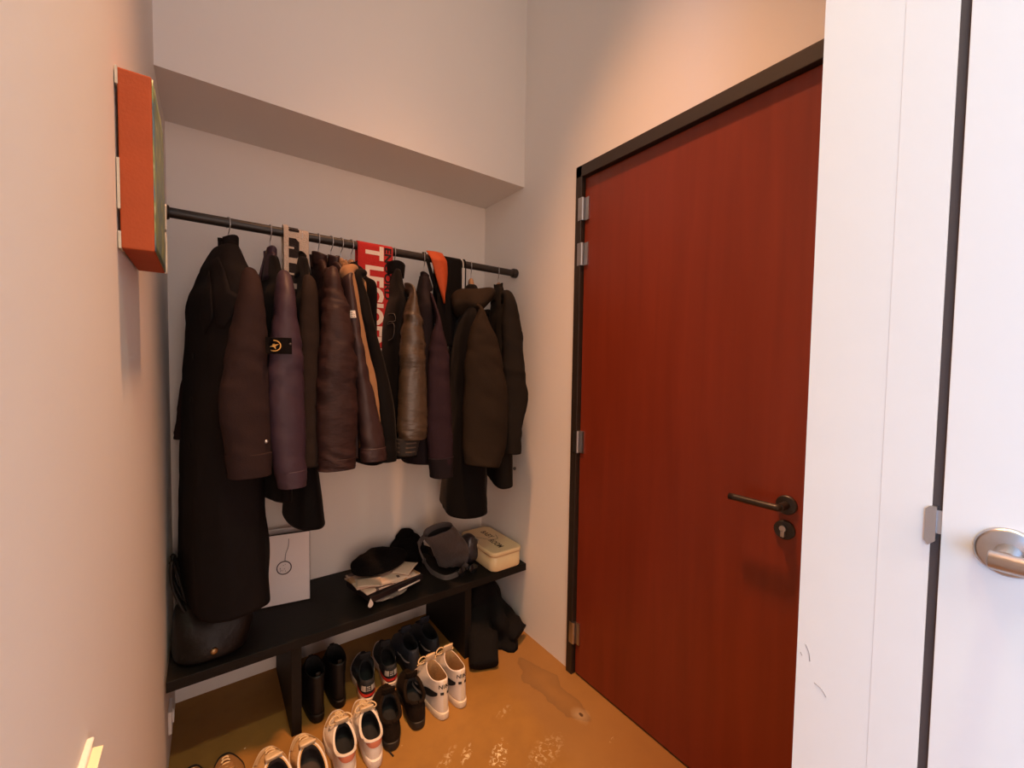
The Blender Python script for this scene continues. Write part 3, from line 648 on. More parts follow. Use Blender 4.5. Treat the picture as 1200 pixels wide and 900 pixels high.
# 8 varsity jacket
n8_ = (0.650, 1.63)
hang(0.666, n8_, 'wooden hanger inside the black varsity jacket with leather sleeves', top=1.812)
t8, g8, s8, e8 = garment('varsity_jacket', 'black wool varsity jacket with brown leather sleeves and striped ribbed cuffs', 'jacket', 0.666, n8_, 1.665, 0.995, F_blk, F_leather,
    [(345, 477, 487, 1.615), (362, 474, 491, 1.60), (380, 471, 495, 1.595), (420, 469, 498, 1.585), (470, 467, 500, 1.58), (500, 466, 500, 1.575), (514, 467, 498, 1.575)],
    [(0, 0.035, 0.03), (0.2, 0.055, 0.04), (0.7, 0.06, 0.07), (1, 0.06, 0.085)], seed=8, amp_b=0.004, amp_s=0.006, fs=(10, 10, 34), collar=('stand', 0.055, 0.04, 0.05), zneck=1.785)
M_rib = mat('black_rib_knit', (0.012, 0.009, 0.008), 0.9); M_ribs = mat('brown_stripe_knit', (0.07, 0.045, 0.03), 0.9)
def ribcuff(rows, mA, mB, parent, ry=0.034):
    c0 = rows[0]; c1 = rows[1]; g = sleeve_geo([c0, c1], ry=ry, amp=0, n=10, seg=40, round_top=False)
    k = build('ribbed_cuff', g, mA, parent); 
    for f in (0.25, 0.5, 0.75):
        py = c0[0] + (c1[0] - c0[0]) * f
        pl = c0[1] + (c1[1] - c0[1]) * f; pr = c0[2] + (c1[2] - c0[2]) * f; a = atY(pl, py, c0[3]); b = atY(pr, py, c0[3]); c = (a + b) / 2; wd = (b.x - a.x) / 2
        rx = math.sqrt(max(wd * wd - (ry * c.x / c0[3]) ** 2, (0.5 * wd) ** 2)) + 0.0015
        ring = [[Vector((c.x + rx * math.cos(2 * PI * q / 32), c.y + (ry + 0.0015) * math.sin(2 * PI * q / 32), c.z + dz)) for q in range(32)] for dz in (-0.0028, 0.0028)]
        build('knit_stripe', loft(ring, False, False), mB, k)
ribcuff([(513, 465, 492, 1.575), (533, 465, 488, 1.575)], M_rib, M_ribs, t8)
b8 = bvh_of(g8)
# outlined crest on the chest (side facing the camera left)
p8 = Vector((-e8.y, e8.x, 0))
def crest(px, py):
    r = ray(px, py).normalized(); h = b8.ray_cast(Vector((0, 0, CAMH)), r)
    return (h[0] - r * 0.003) if h[0] else Vector((0, 0, CAMH)) + r * 1.75
M_line = mat('grey_chain_stitch', (0.10, 0.085, 0.075), 0.7)
for pts in ([(455, 368), (462, 368), (463, 376), (456, 377), (454, 380), (461, 379), (462, 388), (460, 396), (455, 399)],):
    build('chest_crest', sweep([crest(*q) for q in pts], 0.0012, seg=6, smoothn=40), M_line, t8)
# 9 plum navy jacket
n9_ = (0.752, 1.63)
hang(0.805, n9_, 'wooden hanger inside the plum navy jacket', top=1.795)
t9, g9, s9, e9 = garment('plum_jacket', 'plum navy jacket hanging left of the orange lined garment', 'jacket', 0.805, n9_, 1.65, 0.96, F_navy, F_plum,
    [(375, 508, 518, 1.615), (392, 505, 521, 1.605), (415, 502, 525, 1.60), (450, 501, 527, 1.59), (500, 500, 529, 1.585), (530, 502, 530, 1.58), (557, 505, 529, 1.58)],
    [(0, 0.045, 0.03), (0.2, 0.06, 0.04), (1, 0.095, 0.05)], seed=9, cuff=22, mcuff=F_navy, amp_b=0.005, ry=0.04, collar=('fold', 0.055, 0.035, 0.055), zneck=1.77)
# 11 hooded black coat
n11_ = (0.975, 1.60)
hang(1.050, n11_, 'wooden hanger inside the black hooded coat', top=1.812)
t11, g11, s11, e11 = garment('hooded_coat', 'black hooded winter coat with dark olive sleeve, widest garment at the right', 'coat', 1.050, n11_, 1.63, 0.70, F_blk, F_olive,
    [(368, 556, 570, 1.61), (385, 551, 576, 1.595), (405, 548, 582, 1.585), (440, 546, 588, 1.575), (480, 545, 592, 1.57), (520, 544, 590, 1.57), (545, 545, 583, 1.57)],
    [(0, 0.07, 0.05), (0.15, 0.095, 0.06), (0.5, 0.10, 0.06), (1, 0.13, 0.075)], seed=11, amp_b=0.008, ry=0.05, amp_s=0.006, fs=(8, 8, 14), collar=('none', 0.05, 0.04, 0.05), zneck=1.765, a0f=0.92)
# hood: a deep soft crescent lying round the neck towards the camera-left side
def hood(H, e, m, parent):
    p = Vector((-e.y, e.x, 0)); P = []; r1 = []; r2 = []
    for k in range(13):
        a = -PI * 0.80 + 1.6 * PI * k / 12        # angle around the neck, back of the hood at a = 0
        A = math.sin(a) * 0.10 + 0.01; T = -math.cos(a) * 0.075
        q = (math.cos(a) + 1) / 2
        P.append(Vector((H[0], H[1], 1.745 - 0.075 * q - 0.02 * max(0, math.sin(a)))) + e * A + p * T); r1.append(0.018 + 0.034 * q); r2.append(0.018 + 0.056 * q)
    g = sweep(P, r1, r2, seg=20, smoothn=48)
    g = ([v + Vector((1, 1, 0.8)) * 0.018 * n3(v.x * 13, v.y * 13, v.z * 16) for v in g[0]], g[1])
    build('hood', g, m, parent)
hood((1.05, RY - 0.05), e11, F_olive, t11)
# 12 dark grey coat
n12_ = (1.135, 1.62)
hang(1.212, n12_, 'rightmost wooden hanger, holding the dark grey wool coat', top=1.812)
t12, g12, s12, e12 = garment('grey_coat', 'dark grey wool coat, last on the rail beside the door wall', 'coat', 1.212, n12_, 1.655, 0.80, F_olive2, F_olive2,
    [(352, 588, 604, 1.62), (375, 588, 609, 1.61), (400, 589, 612, 1.60), (440, 590, 614, 1.59), (468, 590, 617, 1.585), (500, 590, 611, 1.585), (531, 589, 610, 1.585)],
    [(0, 0.035, 0.03), (0.2, 0.045, 0.045), (1, 0.035, 0.065)], seed=12, amp_b=0.004, ry=0.04, collar=('fold', 0.055, 0.035, 0.055))
q = atY(603, 549, 1.60)
bb = bvh_of(g12); h = bb.ray_cast(Vector((0, 0, CAMH)), ray(601, 549).normalized())
build('button', lathe([(0.008, -0.001), (0.008, 0.003), (0.005, 0.005)], h[0] if h[0] else q, (-0.3, -1, 0), 16), M_black, t12)

# ------------------------------------------------------------------ things draped over the rail
def drape(x0, x1, zf, zb, off=0.004, thick=0.006, wav=0.004, seed=0, taper=0.0, gap=0.0):
    """cloth folded over the rail: front flap on the camera side, back flap behind"""
    R_ = RR + off; path = []
    for k in range(14): path.append((RY - R_ - gap * (1 - k / 14), zf + (RZ - zf) * k / 14))
    for k in range(9): a = PI - PI * k / 8; path.append((RY + R_ * math.cos(a), RZ + R_ * math.sin(a)))
    for k in range(1, 12): path.append((RY + R_, RZ + (zb - RZ) * k / 12))
    n = len(path)
    def f(u, v):
        t = v * (n - 1); i = min(int(t), n - 2); k = t - i; y = path[i][0] * (1 - k) + path[i + 1][0] * k; z = path[i][1] * (1 - k) + path[i + 1][1] * k
        dr = max(0, (RZ - z)) ; s = -1 if i < 14 else 1
        xx = x0 + (x1 - x0) * u
        mid = (x0 + x1) / 2; xx = mid + (xx - mid) * (1 - taper * dr)
        return Vector((xx, y + s * abs(wav * math.sin(u * 5 + seed + z * 6)) * min(1, dr * 12), z))
    g = grid(f, 14, 60); bm = bmesh.new(); vs = [bm.verts.new(v) for v in g[0]]
    for q in g[1]: bm.faces.new([vs[i] for i in q])
    bmesh.ops.recalc_face_normals(bm, faces=bm.faces[:]); bmesh.ops.solidify(bm, geom=bm.faces[:], thickness=thick)
    return dump(bm)
M_cream = mat('cream_knit', (0.5270, 0.4250, 0.3400), 0.95, bump=0.5, bscale=180, sheen=0.3)
M_bknit = mat('black_knit', (0.014, 0.008, 0.007), 0.95, bump=0.4, bscale=180)
M_red = mat('red_knit', (0.4200, 0.0090, 0.0075), 0.85, bump=0.35, bscale=180, sheen=0.2, var=0.1)
M_wknit = mat('white_knit_letters', (0.72, 0.60, 0.52), 0.9, bump=0.3, bscale=180)

sc1 = thing('knitted_scarf', 'cream and black knitted football scarf draped over the rail near its left end', 'scarf', (0.28, RY, RZ))
ga = drape(0.247, 0.322, 1.60, 1.50, wav=0.0, thick=0.006)
build('scarf_cloth', ga, M_cream, sc1)
build('folded_layer', drape(0.236, 0.252, 1.62, 1.55, off=0.014, wav=0, thick=0.004), M_cream, sc1)
yf = min(v.y for v in ga[0] if v.z < RZ - 0.05) - 0.0008; zf_ = max(v.z for v in ga[0])
def rrect(xa, xb, za, zb, r=0.006, yy=yf):
    o = rounded_outline((xb - xa) / 2, (zb - za) / 2, r, 4); return extrude_poly([(x + (xa + xb) / 2, yy, z + (za + zb) / 2) for x, z in o], (0, 0.003, 0))
lx0, lx1 = 0.2535, 0.289
gl = []
gl.append(rrect(lx0, lx1, 1.872, 1.882, 0.003))
# an upright block letter with a notch
def notch(z1, z0, nz):
    P = [(lx0, z1), (lx1 - 0.012, z1), (lx1, z1 - 0.012), (lx1, z0 + 0.01), (lx1 - 0.008, z0), (lx0, z0), (lx0, nz - 0.004), (lx0 + 0.018, nz - 0.004), (lx0 + 0.018, nz + 0.004), (lx0, nz + 0.004)]
    return extrude_poly([(x, yf, z) for x, z in P], (0, 0.003, 0))
gl.append(notch(1.848, 1.775, 1.812)); gl.append(notch(1.755, 1.68, 1.715)); gl.append(rrect(lx0, lx1, 1.61, 1.66))
build('knitted_letter', join(*gl), M_bknit, sc1, smooth=False)
build('knitted_letter', xf(box(lx0, lx1 - 0.002, -0.010, 0.010, -0.004, 0), Matrix.Translation((0, RY, zf_ + 0.0008))), M_bknit, sc1, smooth=False)

sc2 = thing('football_scarf', 'red football scarf with white and black lettering draped over the rail', 'scarf', (0.55, RY, RZ))
gr = drape(0.505, 0.652, 1.44, 1.45, wav=0.0, thick=0.005, taper=0.0); build('scarf_cloth', gr, M_red, sc2)
yr = min(v.y for v in gr[0] if v.z < RZ - 0.05) - 0.0008
# lettering runs down the scarf: letter tops point to +x
g = flat_text('T LEGIOEN', (0.540, yr, 1.872), (0, 0, -1), (1, 0, 0), 0.098, 0.0045, fit=0.44, sp=1.0)
build('white_lettering', g, M_wknit, sc2, smooth=False)
g = flat_text('ENOORD', (0.616, yr, 1.876), (0, 0, -1), (1, 0, 0), 0.040, 0.0014, fit=0.22)
build('black_lettering', g, M_bknit, sc2, smooth=False)
M_fr = M_wknit
build('fringe', xf(join(*[box(0.52 + 0.012 * k, 0.527 + 0.012 * k, yr + 0.002, yr + 0.006, 1.425, 1.445) for k in range(10)]), Matrix.Identity(4)), M_fr, sc2, smooth=False)

M_orange = mat('orange_lining', (0.4464, 0.0620, 0.0074), 0.75, bump=0.2, bscale=100)
ov = thing('orange_lined_sweater', 'black garment with bright orange lining thrown over the rail', 'sweater', (0.9, RY, RZ))
build('cloth', drape(0.862, 0.985, 1.47, 1.55, off=0.006, thick=0.012, wav=0.006, seed=1), F_blk, ov)
# orange lining flap curling out at the left
def flap(u, v):
    z = RZ + RR + 0.014 - 0.235 * v
    x0_ = 0.812 + 0.075 * v ** 1.1; wd = 0.052 * (1 - v ** 1.6) + 0.001 + 0.01 * math.sin(v * PI)
    y = RY - (RR + 0.012) * min(1, v * 6) - 0.012 * math.sin(u * PI) - 0.008
    return Vector((x0_ + wd * u * (1 + 0.5 * (1 - v)), y, z))
g = grid(flap, 12, 30); build('orange_lining', extrude_grid(g, (0, 0.004, 0)), M_orange, ov)
g = grid(lambda u, v: Vector((0.80 + 0.072 * v ** 1.2 + 0.014 * u, RY - (RR + 0.006) * min(1, v * 6) + 0.004, RZ + RR + 0.008 - 0.22 * v)), 6, 24)
build('dark_edge', extrude_grid(g, (0, 0.01, 0)), F_blk, ov)
for i, (xx, m_) in enumerate(((0.995, M_plw), (1.008, F_blk))):
    st = sweep([(xx, RY - RR - 0.003, 1.70), (xx, RY - RR - 0.0035, 1.80), (xx, RY - RR - 0.003, RZ), (xx, RY, RZ + RR + 0.003), (xx, RY + RR + 0.003, RZ), (xx, RY + RR + 0.003, 1.72)], 0.0035 if i == 0 else 0.005, 0.0015 if i == 0 else 0.002, up=(1, 0, 0), seg=10, smoothn=40)
    # width lies along x
    build('strap', st, m_, ov, label='thin white strap' if i == 0 else 'thin black strap')

# ------------------------------------------------------------------ on the bench
# black leather shoulder bag
M_bagl = mat('black_leather', (0.006, 0.004, 0.0035), 0.5, bump=0.25, bscale=45, spec=0.35)
bag = thing('leather_bag', 'large slouchy black leather bag with brass clasp leaning at the left end of the bench', 'bag', (0.0, 1.87, BZ))
rows = [(BZ + 0.002, 0.005, 1.80, 0.095, 0.085), (BZ + 0.015, 0.005, 1.80, 0.112, 0.10), (BZ + 0.07, 0.01, 1.81, 0.122, 0.10), (BZ + 0.12, 0.01, 1.82, 0.120, 0.09), (BZ + 0.15, 0.005, 1.83, 0.110, 0.07), (BZ + 0.168, 0.0, 1.835, 0.095, 0.045), (BZ + 0.174, -0.0, 1.835, 0.07, 0.02)]
rings = []
for z, x, y, rx, ry_ in crom(rows, 34):
    rg = []
    for k in range(44):
        a = 2 * PI * k / 44; c_, s_ = math.cos(a), math.sin(a)
        v = Vector((x + rx * math.copysign(abs(c_) ** 0.8, c_), y + ry_ * math.copysign(abs(s_) ** 0.8, s_), z)); v = disp(v, Vector((x, y, z)), 0.018 * min(1, (z - BZ) * 20), (11, 11, 9), 3)
        v.x = max(v.x, lwx(v.y) + 0.006); rg.append(v)
    rings.append(rg)
gb = loft(rings); build('bag_body', gb, M_bagl, bag); bbv = bvh_of(gb)
for dy in (-0.03, 0.03):
    build('bag_handle', sweep([(-0.06, 1.82 + dy, BZ + 0.13), (-0.100, 1.83 + dy, BZ + 0.24), (-0.105, 1.84 + dy, BZ + 0.32), (-0.095, 1.86 + dy, BZ + 0.30), (-0.06, 1.86 + dy, BZ + 0.13)], 0.006, 0.010, up=(0, 1, 0), seg=12, smoothn=40), M_bagl, bag)
def hit(bv, px, py, back=0.001, dist=1.7):
    r = ray(px, py).normalized(); h = bv.ray_cast(Vector((0, 0, CAMH)), r)
    return (h[0] - r * back, h[1]) if h[0] else (Vector((0, 0, CAMH)) + r * dist, -r)
p_, n_ = hit(bbv, 251, 763)
build('clasp', lathe([(0.011, -0.002), (0.011, 0.003), (0.007, 0.006)], p_, n_, 20), mat('worn_brass', (0.35, 0.22, 0.10), 0.4, 0.9), bag)


# white gift box
def q3(p, q, t): return Vector(p) * (1 - t) + Vector(q) * t
gb_ = thing('gift_bag', 'white cardboard gift bag printed with a black ring and string, standing behind the coats', 'gift bag', (0.2, 1.97, BZ))
A0 = atZ(290, 717, BZ + 0.001); B0 = atZ(363.5, 702, BZ + 0.001); dx_ = (B0 - A0).normalized(); nrm = Vector((-dx_.y, dx_.x, 0))
Ax = B0 - dx_ * 0.30; hgt = 0.292; lean = nrm * 0.02
up_ = Vector((0, 0, 1)); M_card = mat('white_card', (0.78, 0.74, 0.74), 0.6); M_blkp = mat('black_card', (0.01, 0.01, 0.012), 0.6)
dep = 0.075
def panel(a, b, c, d, th): nn_ = (Vector(b) - Vector(a)).cross(Vector(d) - Vector(a)).normalized(); return extrude_poly([a, b, c, d], nn_ * th)
Lb, Rb = Ax, B0; Lt, Rt = Ax + up_ * hgt + lean, B0 + up_ * hgt + lean
Lb2, Rb2, Lt2, Rt2 = Lb + nrm * dep, Rb + nrm * dep, Lt + nrm * dep, Rt + nrm * dep
build('front_panel', panel(Lb, Rb, Rt, Lt, -0.003), M_card, gb_, smooth=False)
build('back_panel', panel(Lb2, Rb2, Rt2, Lt2, -0.002), M_card, gb_, smooth=False)
build('side_panel', panel(Rb, Rb2, Rt2, Rt, -0.002), M_blkp, gb_, smooth=False, label='black side panel'); build('side_panel', panel(Lb2, Lb, Lt, Lt2, -0.002), M_blkp, gb_, smooth=False, label='black side panel')
build('bag_base', panel(Lb, Lb2, Rb2, Rb, -0.003), M_blkp, gb_, smooth=False)
build('top_edge', sweep([Lt + up_ * 0.001, Rt + up_ * 0.001], 0.003, 0.0025, seg=8), M_blkp, gb_)
fr_ = lambda px, py: None
def on_front(px, py, off=0.0045):
    r = ray(px, py); o0 = Vector((0, 0, CAMH)); nn_ = (Rb - Lb).cross(Lt - Lb).normalized(); t_ = (Lb - o0).dot(nn_) / r.dot(nn_); p = o0 + r * t_
    return p - nn_ * off if (p - nn_ * off).length < p.length else p + nn_ * off
c0 = on_front(333, 665); M_ink = mat('purple_black_ink', (0.03, 0.015, 0.035), 0.7)
upv = (Lt - Lb).normalized(); rg = [c0 + dx_ * 0.0265 * math.cos(a) + upv * 0.0265 * math.sin(a) for a in [2 * PI * k / 40 for k in range(40)]]
build('printed_ring', sweep(rg + [rg[0]], 0.0018, 0.0008, up=nrm, seg=6, cap=False), M_ink, gb_)
dots = [lathe([(0.0014, 0), (0.0014, 0.0008)], c0 + dx_ * random.uniform(-0.016, 0.016) + upv * random.uniform(-0.016, 0.016), -nrm, 8) for k in range(9)]
build('printed_dots', join(*dots), M_ink, gb_)
build('printed_string', sweep([on_front(334, 658), on_front(335, 648), on_front(338, 640), on_front(338.5, 631)], 0.0012, 0.0006, up=nrm, seg=6, smoothn=20), mat('grey_ink', (0.2, 0.18, 0.2), 0.7), gb_)

# papers
def slab(cx, cy, a, b, h, z, ang, bend=0.0, seed=0, tilt=(0, 0)):
    M = Matrix.Translation((cx, cy, 0)) @ Matrix.Rotation(ang, 4, 'Z')
    def f(u, v): return Vector(((u - 0.5) * a, (v - 0.5) * b, z + bend * math.sin(u * PI + seed) * math.sin(v * 2.2 + seed) + tilt[0] * (u - 0.5) + tilt[1] * (v - 0.5)))
    g = grid(f, 14, 10); g = extrude_grid(g, (0, 0, h)); return xf(g, M)
M_mag = mat('black_magazine_cover', (0.012, 0.008, 0.010), 0.4)
def paper_mat(name, c1, c2, sc_):
    m = mat(name, c1, 0.7); nt = m.node_tree; b = nt.nodes['Principled BSDF']; tc = nt.nodes.new('ShaderNodeTexCoord')
    v = nt.nodes.new('ShaderNodeTexVoronoi'); v.inputs['Scale'].default_value = sc_; v.distance = 'CHEBYCHEV'; nt.links.new(tc.outputs['Object'], v.inputs[0])
    cr = nt.nodes.new('ShaderNodeValToRGB'); cr.color_ramp.interpolation = 'CONSTANT'; nt.links.new(v.outputs['Color'], cr.inputs[0]); e = cr.color_ramp.elements
    e[0].position = 0; e[0].color = (*c2, 1); e[1].position = 0.33; e[1].color = (*c1, 1); x = e.new(0.8); x.color = (c1[0] * 0.8, c1[1] * 0.62, c1[2] * 0.4, 1)
    nt.links.new(cr.outputs[0], b.inputs['Base Color']); return m
M_news = paper_mat('printed_newspaper', (0.62, 0.46, 0.36), (0.10, 0.055, 0.045), 16)
M_kraft = mat('creased_paper', (0.55, 0.40, 0.31), 0.7, var=0.15, vscale=20)
pc = (atZ(402, 672, BZ) + atZ(430, 712, BZ) + atZ(503, 672, BZ)) / 3
cA = atZ(452, 690, BZ + 0.02); ang = math.atan2((atZ(495, 672, BZ) - atZ(433, 700, BZ)).y, (atZ(495, 672, BZ) - atZ(433, 700, BZ)).x)
GP = 'papers stacked on the bench'
# clear plastic bag under the papers
pb = atZ(452, 703, BZ)
M_plas = mat('crinkled_clear_plastic', (0.55, 0.47, 0.42), 0.18, bump=0.7, bscale=60, trans=0.55)
rings = []
for k in range(16):
    f = k / 15; r_ = math.sin(f * PI) ** 0.5 + 0.02; z = BZ + 0.002 + 0.026 * f
    rings.append([Vector((pb.x + 0.02 + r_ * 0.088 * math.cos(a), pb.y + 0.03 + r_ * 0.055 * math.sin(a), z + 0.008 * n3(math.cos(a) * 3, math.sin(a) * 3, f * 3) * r_)) + Vector((1, 1, 0)) * 0.010 * r_ * n3(math.cos(a) * 4, math.sin(a) * 4, f * 5) for a in [2 * PI * j / 40 for j in range(40)]])
def zfix(g, zmin): return ([Vector((v.x, v.y, max(v.z, zmin))) for v in g[0]], g[1])
tag(build('plastic_bag', zfix(loft(rings), BZ + 0.001), M_plas), 'crumpled clear plastic bag poking out under the papers', 'plastic bag')
mg = thing('magazine', 'black magazine with a white stripe along its edge, at the bottom of the paper stack', 'magazine', (cA.x, cA.y, BZ), GP)
build('pages', slab(cA.x + 0.01, cA.y + 0.035, 0.265, 0.20, 0.022, BZ + 0.030, ang), M_mag, mg, smooth=False)
ee = Vector((math.cos(ang), math.sin(ang), 0)); ff = Vector((-math.sin(ang), math.cos(ang), 0)); cc = Vector((cA.x + 0.01, cA.y + 0.035, 0)) - ff * 0.1015
M_wht = mat('white_paper', (0.75, 0.66, 0.60), 0.6)
build('white_stripe', sweep([cc + ee * 0.0 + Vector((0, 0, BZ + 0.030)), cc + ee * 0.115 + Vector((0, 0, BZ + 0.032))], 0.0015, 0.004, seg=8), M_wht, mg)
dr = cc - ee * 0.135 + Vector((0, 0, BZ + 0.03))
pts = [dr + ee * x + Vector((0, 0, z)) for x, z in ((0, 0.022), (0.006, 0.010), (0.011, 0.0), (0.012, -0.007), (0.007, -0.014), (0, -0.016), (-0.007, -0.014), (-0.012, -0.007), (-0.011, 0.0), (-0.006, 0.010))]
build('drop_tag', extrude_poly(pts, -ff * 0.002), M_wht, mg, smooth=False)
tag(build('newspaper', slab(cA.x + 0.005, cA.y + 0.05, 0.265, 0.20, 0.005, BZ + 0.054, ang - 0.03, 0.004, 1), M_news), 'folded printed newspaper lying directly on the black magazine', 'newspaper', GP)
tag(build('newspaper', slab(cA.x - 0.015, cA.y + 0.055, 0.24, 0.17, 0.004, BZ + 0.064, ang - 0.22, 0.007, 2.2), M_news), 'crooked printed newspaper on top of the stack, under the black hat', 'newspaper', GP)
tag(build('paper_sleeve', slab(cA.x + 0.10, cA.y + 0.035, 0.10, 0.09, 0.003, BZ + 0.072, ang + 0.5, 0.010, 0.4, (0.015, 0.0)), M_kraft), 'creased plain paper sleeve at the right end of the stack', 'paper', GP)
tag(build('envelope', slab(cA.x - 0.075, cA.y - 0.005, 0.10, 0.085, 0.003, BZ + 0.073, ang - 0.5, 0.007, 0.9), M_kraft), 'plain pinkish envelope at the front left of the stack', 'envelope', GP)

# knitted hat and scarf heap
def blob(c, rx, ry_, rz, amp=0.02, f=12, seed=0, ang=0.0, zmin=None, flat=0.0, sub=4):
    bm = bmesh.new(); bmesh.ops.create_icosphere(bm, subdivisions=sub, radius=1)
    for v in bm.verts:
        d = v.co.normalized(); p = Vector((d.x * rx, d.y * ry_, d.z * rz)); p += d * amp * (n3(p.x * f + seed, p.y * f, p.z * f) + 0.5 * n3(p.x * f * 2.3, p.y * f * 2.3 + seed, p.z * f * 2.3))
        p.rotate(Matrix.Rotation(ang, 3, 'Z')); p += Vector(c)
        if zmin is not None and p.z < zmin: p.z = zmin + (p.z - zmin) * 0.0
        v.co = p
    return dump(bm)
M_fluff = mat('black_fleece', (0.005, 0.004, 0.004), 0.95, bump=0.8, bscale=150, spec=0.1)
hc = atZ(448, 664, BZ + 0.095)
hat = thing('fleece_hat', 'flat black fleece hat lying on top of the papers', 'hat', (hc.x, hc.y, BZ + 0.08))
build('crown', blob((hc.x, hc.y + 0.04, BZ + 0.112), 0.125, 0.085, 0.042, 0.012, 14, 2, ang - 0.1, BZ + 0.085), M_fluff, hat)
rg = []
for k in range(41): a = 2 * PI * k / 40; rg.append(Vector((hc.x, hc.y + 0.04, BZ + 0.098)) + ee * 0.115 * math.cos(a) + ff * 0.075 * math.sin(a))
build('turned_brim', sweep(rg, 0.016, 0.014, seg=12, cap=False), M_fluff, hat)
gc = atZ(485, 655, BZ + 0.05)
bs_ = thing('bundled_scarf', 'black knitted scarf bundled between the hat and the grey bag', 'scarf', (gc.x, gc.y, BZ))
build('knit_bundle', join(blob((gc.x + 0.0, gc.y + 0.10, BZ + 0.065), 0.10, 0.08, 0.064, 0.02, 10, 5, 0, BZ + 0.001), blob((gc.x + 0.005, gc.y + 0.13, BZ + 0.12), 0.045, 0.04, 0.05, 0.012, 14, 8)), M_fluff, bs_)
build('loose_end', sweep([(gc.x + 0.07, gc.y + 0.09, BZ + 0.06), (gc.x + 0.13, gc.y + 0.06, BZ + 0.03), (gc.x + 0.17, gc.y + 0.0, BZ + 0.014)], 0.04, 0.012, seg=14, smoothn=16), M_fluff, bs_)

# grey shoulder bag
M_grey = mat('grey_canvas', (0.0735, 0.0595, 0.0574), 0.8, var=0.15, bump=0.3, bscale=120, sheen=0.2)
M_gdk = mat('dark_canvas_inside', (0.01, 0.008, 0.008), 0.9)
bc = atZ(528, 668, BZ + 0.01)
gbag = thing('grey_shoulder_bag', 'slouched grey canvas shoulder bag with looping strap beside the cream tin', 'bag', (bc.x, bc.y, BZ))
# bag axis leans back to the wall and to the left; rows along the axis
axp = [atY(540, 664, 1.88), atY(533, 654, 1.87), atY(527, 643, 1.86), atY(520, 631, 1.84), atY(514, 621, 1.82)]
axp[0].z = max(axp[0].z, BZ + 0.03)
wr = [0.060, 0.085, 0.085, 0.078, 0.076]; tr = [0.028, 0.048, 0.046, 0.040, 0.034]
rings = []; rows = crom([tuple(p) + (a, b) for p, a, b in zip(axp, wr, tr)], 28)
sd = Vector((0.93, -0.25, -0.36)).normalized()
for i, r in enumerate(rows):
    c = Vector(r[:3]); tg = (Vector(rows[min(i + 1, 27)][:3]) - Vector(rows[max(i - 1, 0)][:3])).normalized(); s_ = (sd - tg * sd.dot(tg)).normalized(); u_ = s_.cross(tg)
    ring = []
    for k in range(36):
        a = 2 * PI * k / 36; c_, q_ = math.cos(a), math.sin(a)
        v = c + s_ * r[3] * math.copysign(abs(c_) ** 0.7, c_) + u_ * r[4] * math.copysign(abs(q_) ** 0.8, q_)
        v += (v - c).normalized() * 0.010 * n3(v.x * 16, v.y * 16, v.z * 16); v.z = max(v.z, BZ + 0.002); ring.append(v)
    rings.append(ring)
build('bag_body', loft(rings, True, False), M_grey, gbag)
l = rings[-1]; cc_ = sum(l, Vector()) / 36; tgv = (Vector(rows[-1][:3]) - Vector(rows[-4][:3])).normalized()
build('bag_rim', loft([l, [v + tgv * 0.006 for v in l], [cc_ + (v - cc_) * 0.92 + tgv * 0.006 for v in l], [cc_ + (v - cc_) * 0.88 - tgv * 0.03 for v in l]], False, False), M_grey, gbag)
build('dark_opening', loft([[cc_ + (v - cc_) * 0.88 - tgv * 0.03 for v in l], [cc_ + (v - cc_) * 0.7 - tgv * 0.06 for v in l]], False, True), M_gdk, gbag)
sp_ = [atY(506, 624, 1.90), atY(496, 630, 1.87), atY(491, 640, 1.83), atZ(496, 655, BZ + 0.03), atZ(505, 669, BZ + 0.012), atZ(520, 677, BZ + 0.008), atZ(533, 674, BZ + 0.010), atZ(543, 666, BZ + 0.02), atZ(547, 660, BZ + 0.04)]
build('shoulder_strap', sweep(sp_, 0.003, 0.0125, up=(0, 0.5, 1), seg=12, smoothn=60, power=0.6), M_grey, gbag)
sb = thing('shiny_pouch', 'small dark shiny pouch with a metal zip between the grey bag and the tin', 'pouch', (1.07, 1.9, BZ))
pcx = atZ(557, 662, BZ + 0.01)
M_shiny = mat('dark_shiny_nylon', (0.03, 0.025, 0.03), 0.3, bump=0.5, bscale=40, spec=0.6)
build('pouch_body', blob((pcx.x + 0.005, pcx.y + 0.07, BZ + 0.07), 0.050, 0.055, 0.075, 0.014, 14, 6, 0.2, BZ + 0.001), M_shiny, sb)
pv = atY(556, 630, 1.83); build('zip', sweep([pv + Vector((-0.03, 0.02, -0.01)), pv, pv + Vector((0.025, 0.0, -0.02))], 0.0025, seg=8, smoothn=12), M_steel, sb)
sg_ = atZ(548, 671, BZ + 0.012)
sgl = thing('sunglasses', 'black sunglasses lying folded on the bench in front of the grey bag', 'sunglasses', (sg_.x, sg_.y, BZ))
for k in (-1, 1):
    build('lens', lathe([(0.001, 0), (0.023, 0.0), (0.024, 0.002), (0.022, 0.004), (0.001, 0.006)], (sg_.x + 0.029 * k, sg_.y - 0.002 * k, BZ + 0.024), (0.1, -1, 0.15), 24), mat('dark_lens', (0.01, 0.01, 0.012), 0.1), sgl)
    build('temple_arm', sweep([(sg_.x + 0.055 * k, sg_.y, BZ + 0.03), (sg_.x + 0.05 * k, sg_.y + 0.02, BZ + 0.028), (sg_.x - 0.02 * k, sg_.y + 0.03 + 0.006 * k, BZ + 0.012)], 0.002, 0.003, seg=8, smoothn=14), M_black, sgl)
build('bridge', sweep([(sg_.x - 0.008, sg_.y, BZ + 0.03), (sg_.x + 0.008, sg_.y, BZ + 0.03)], 0.002, seg=8), M_black, sgl)

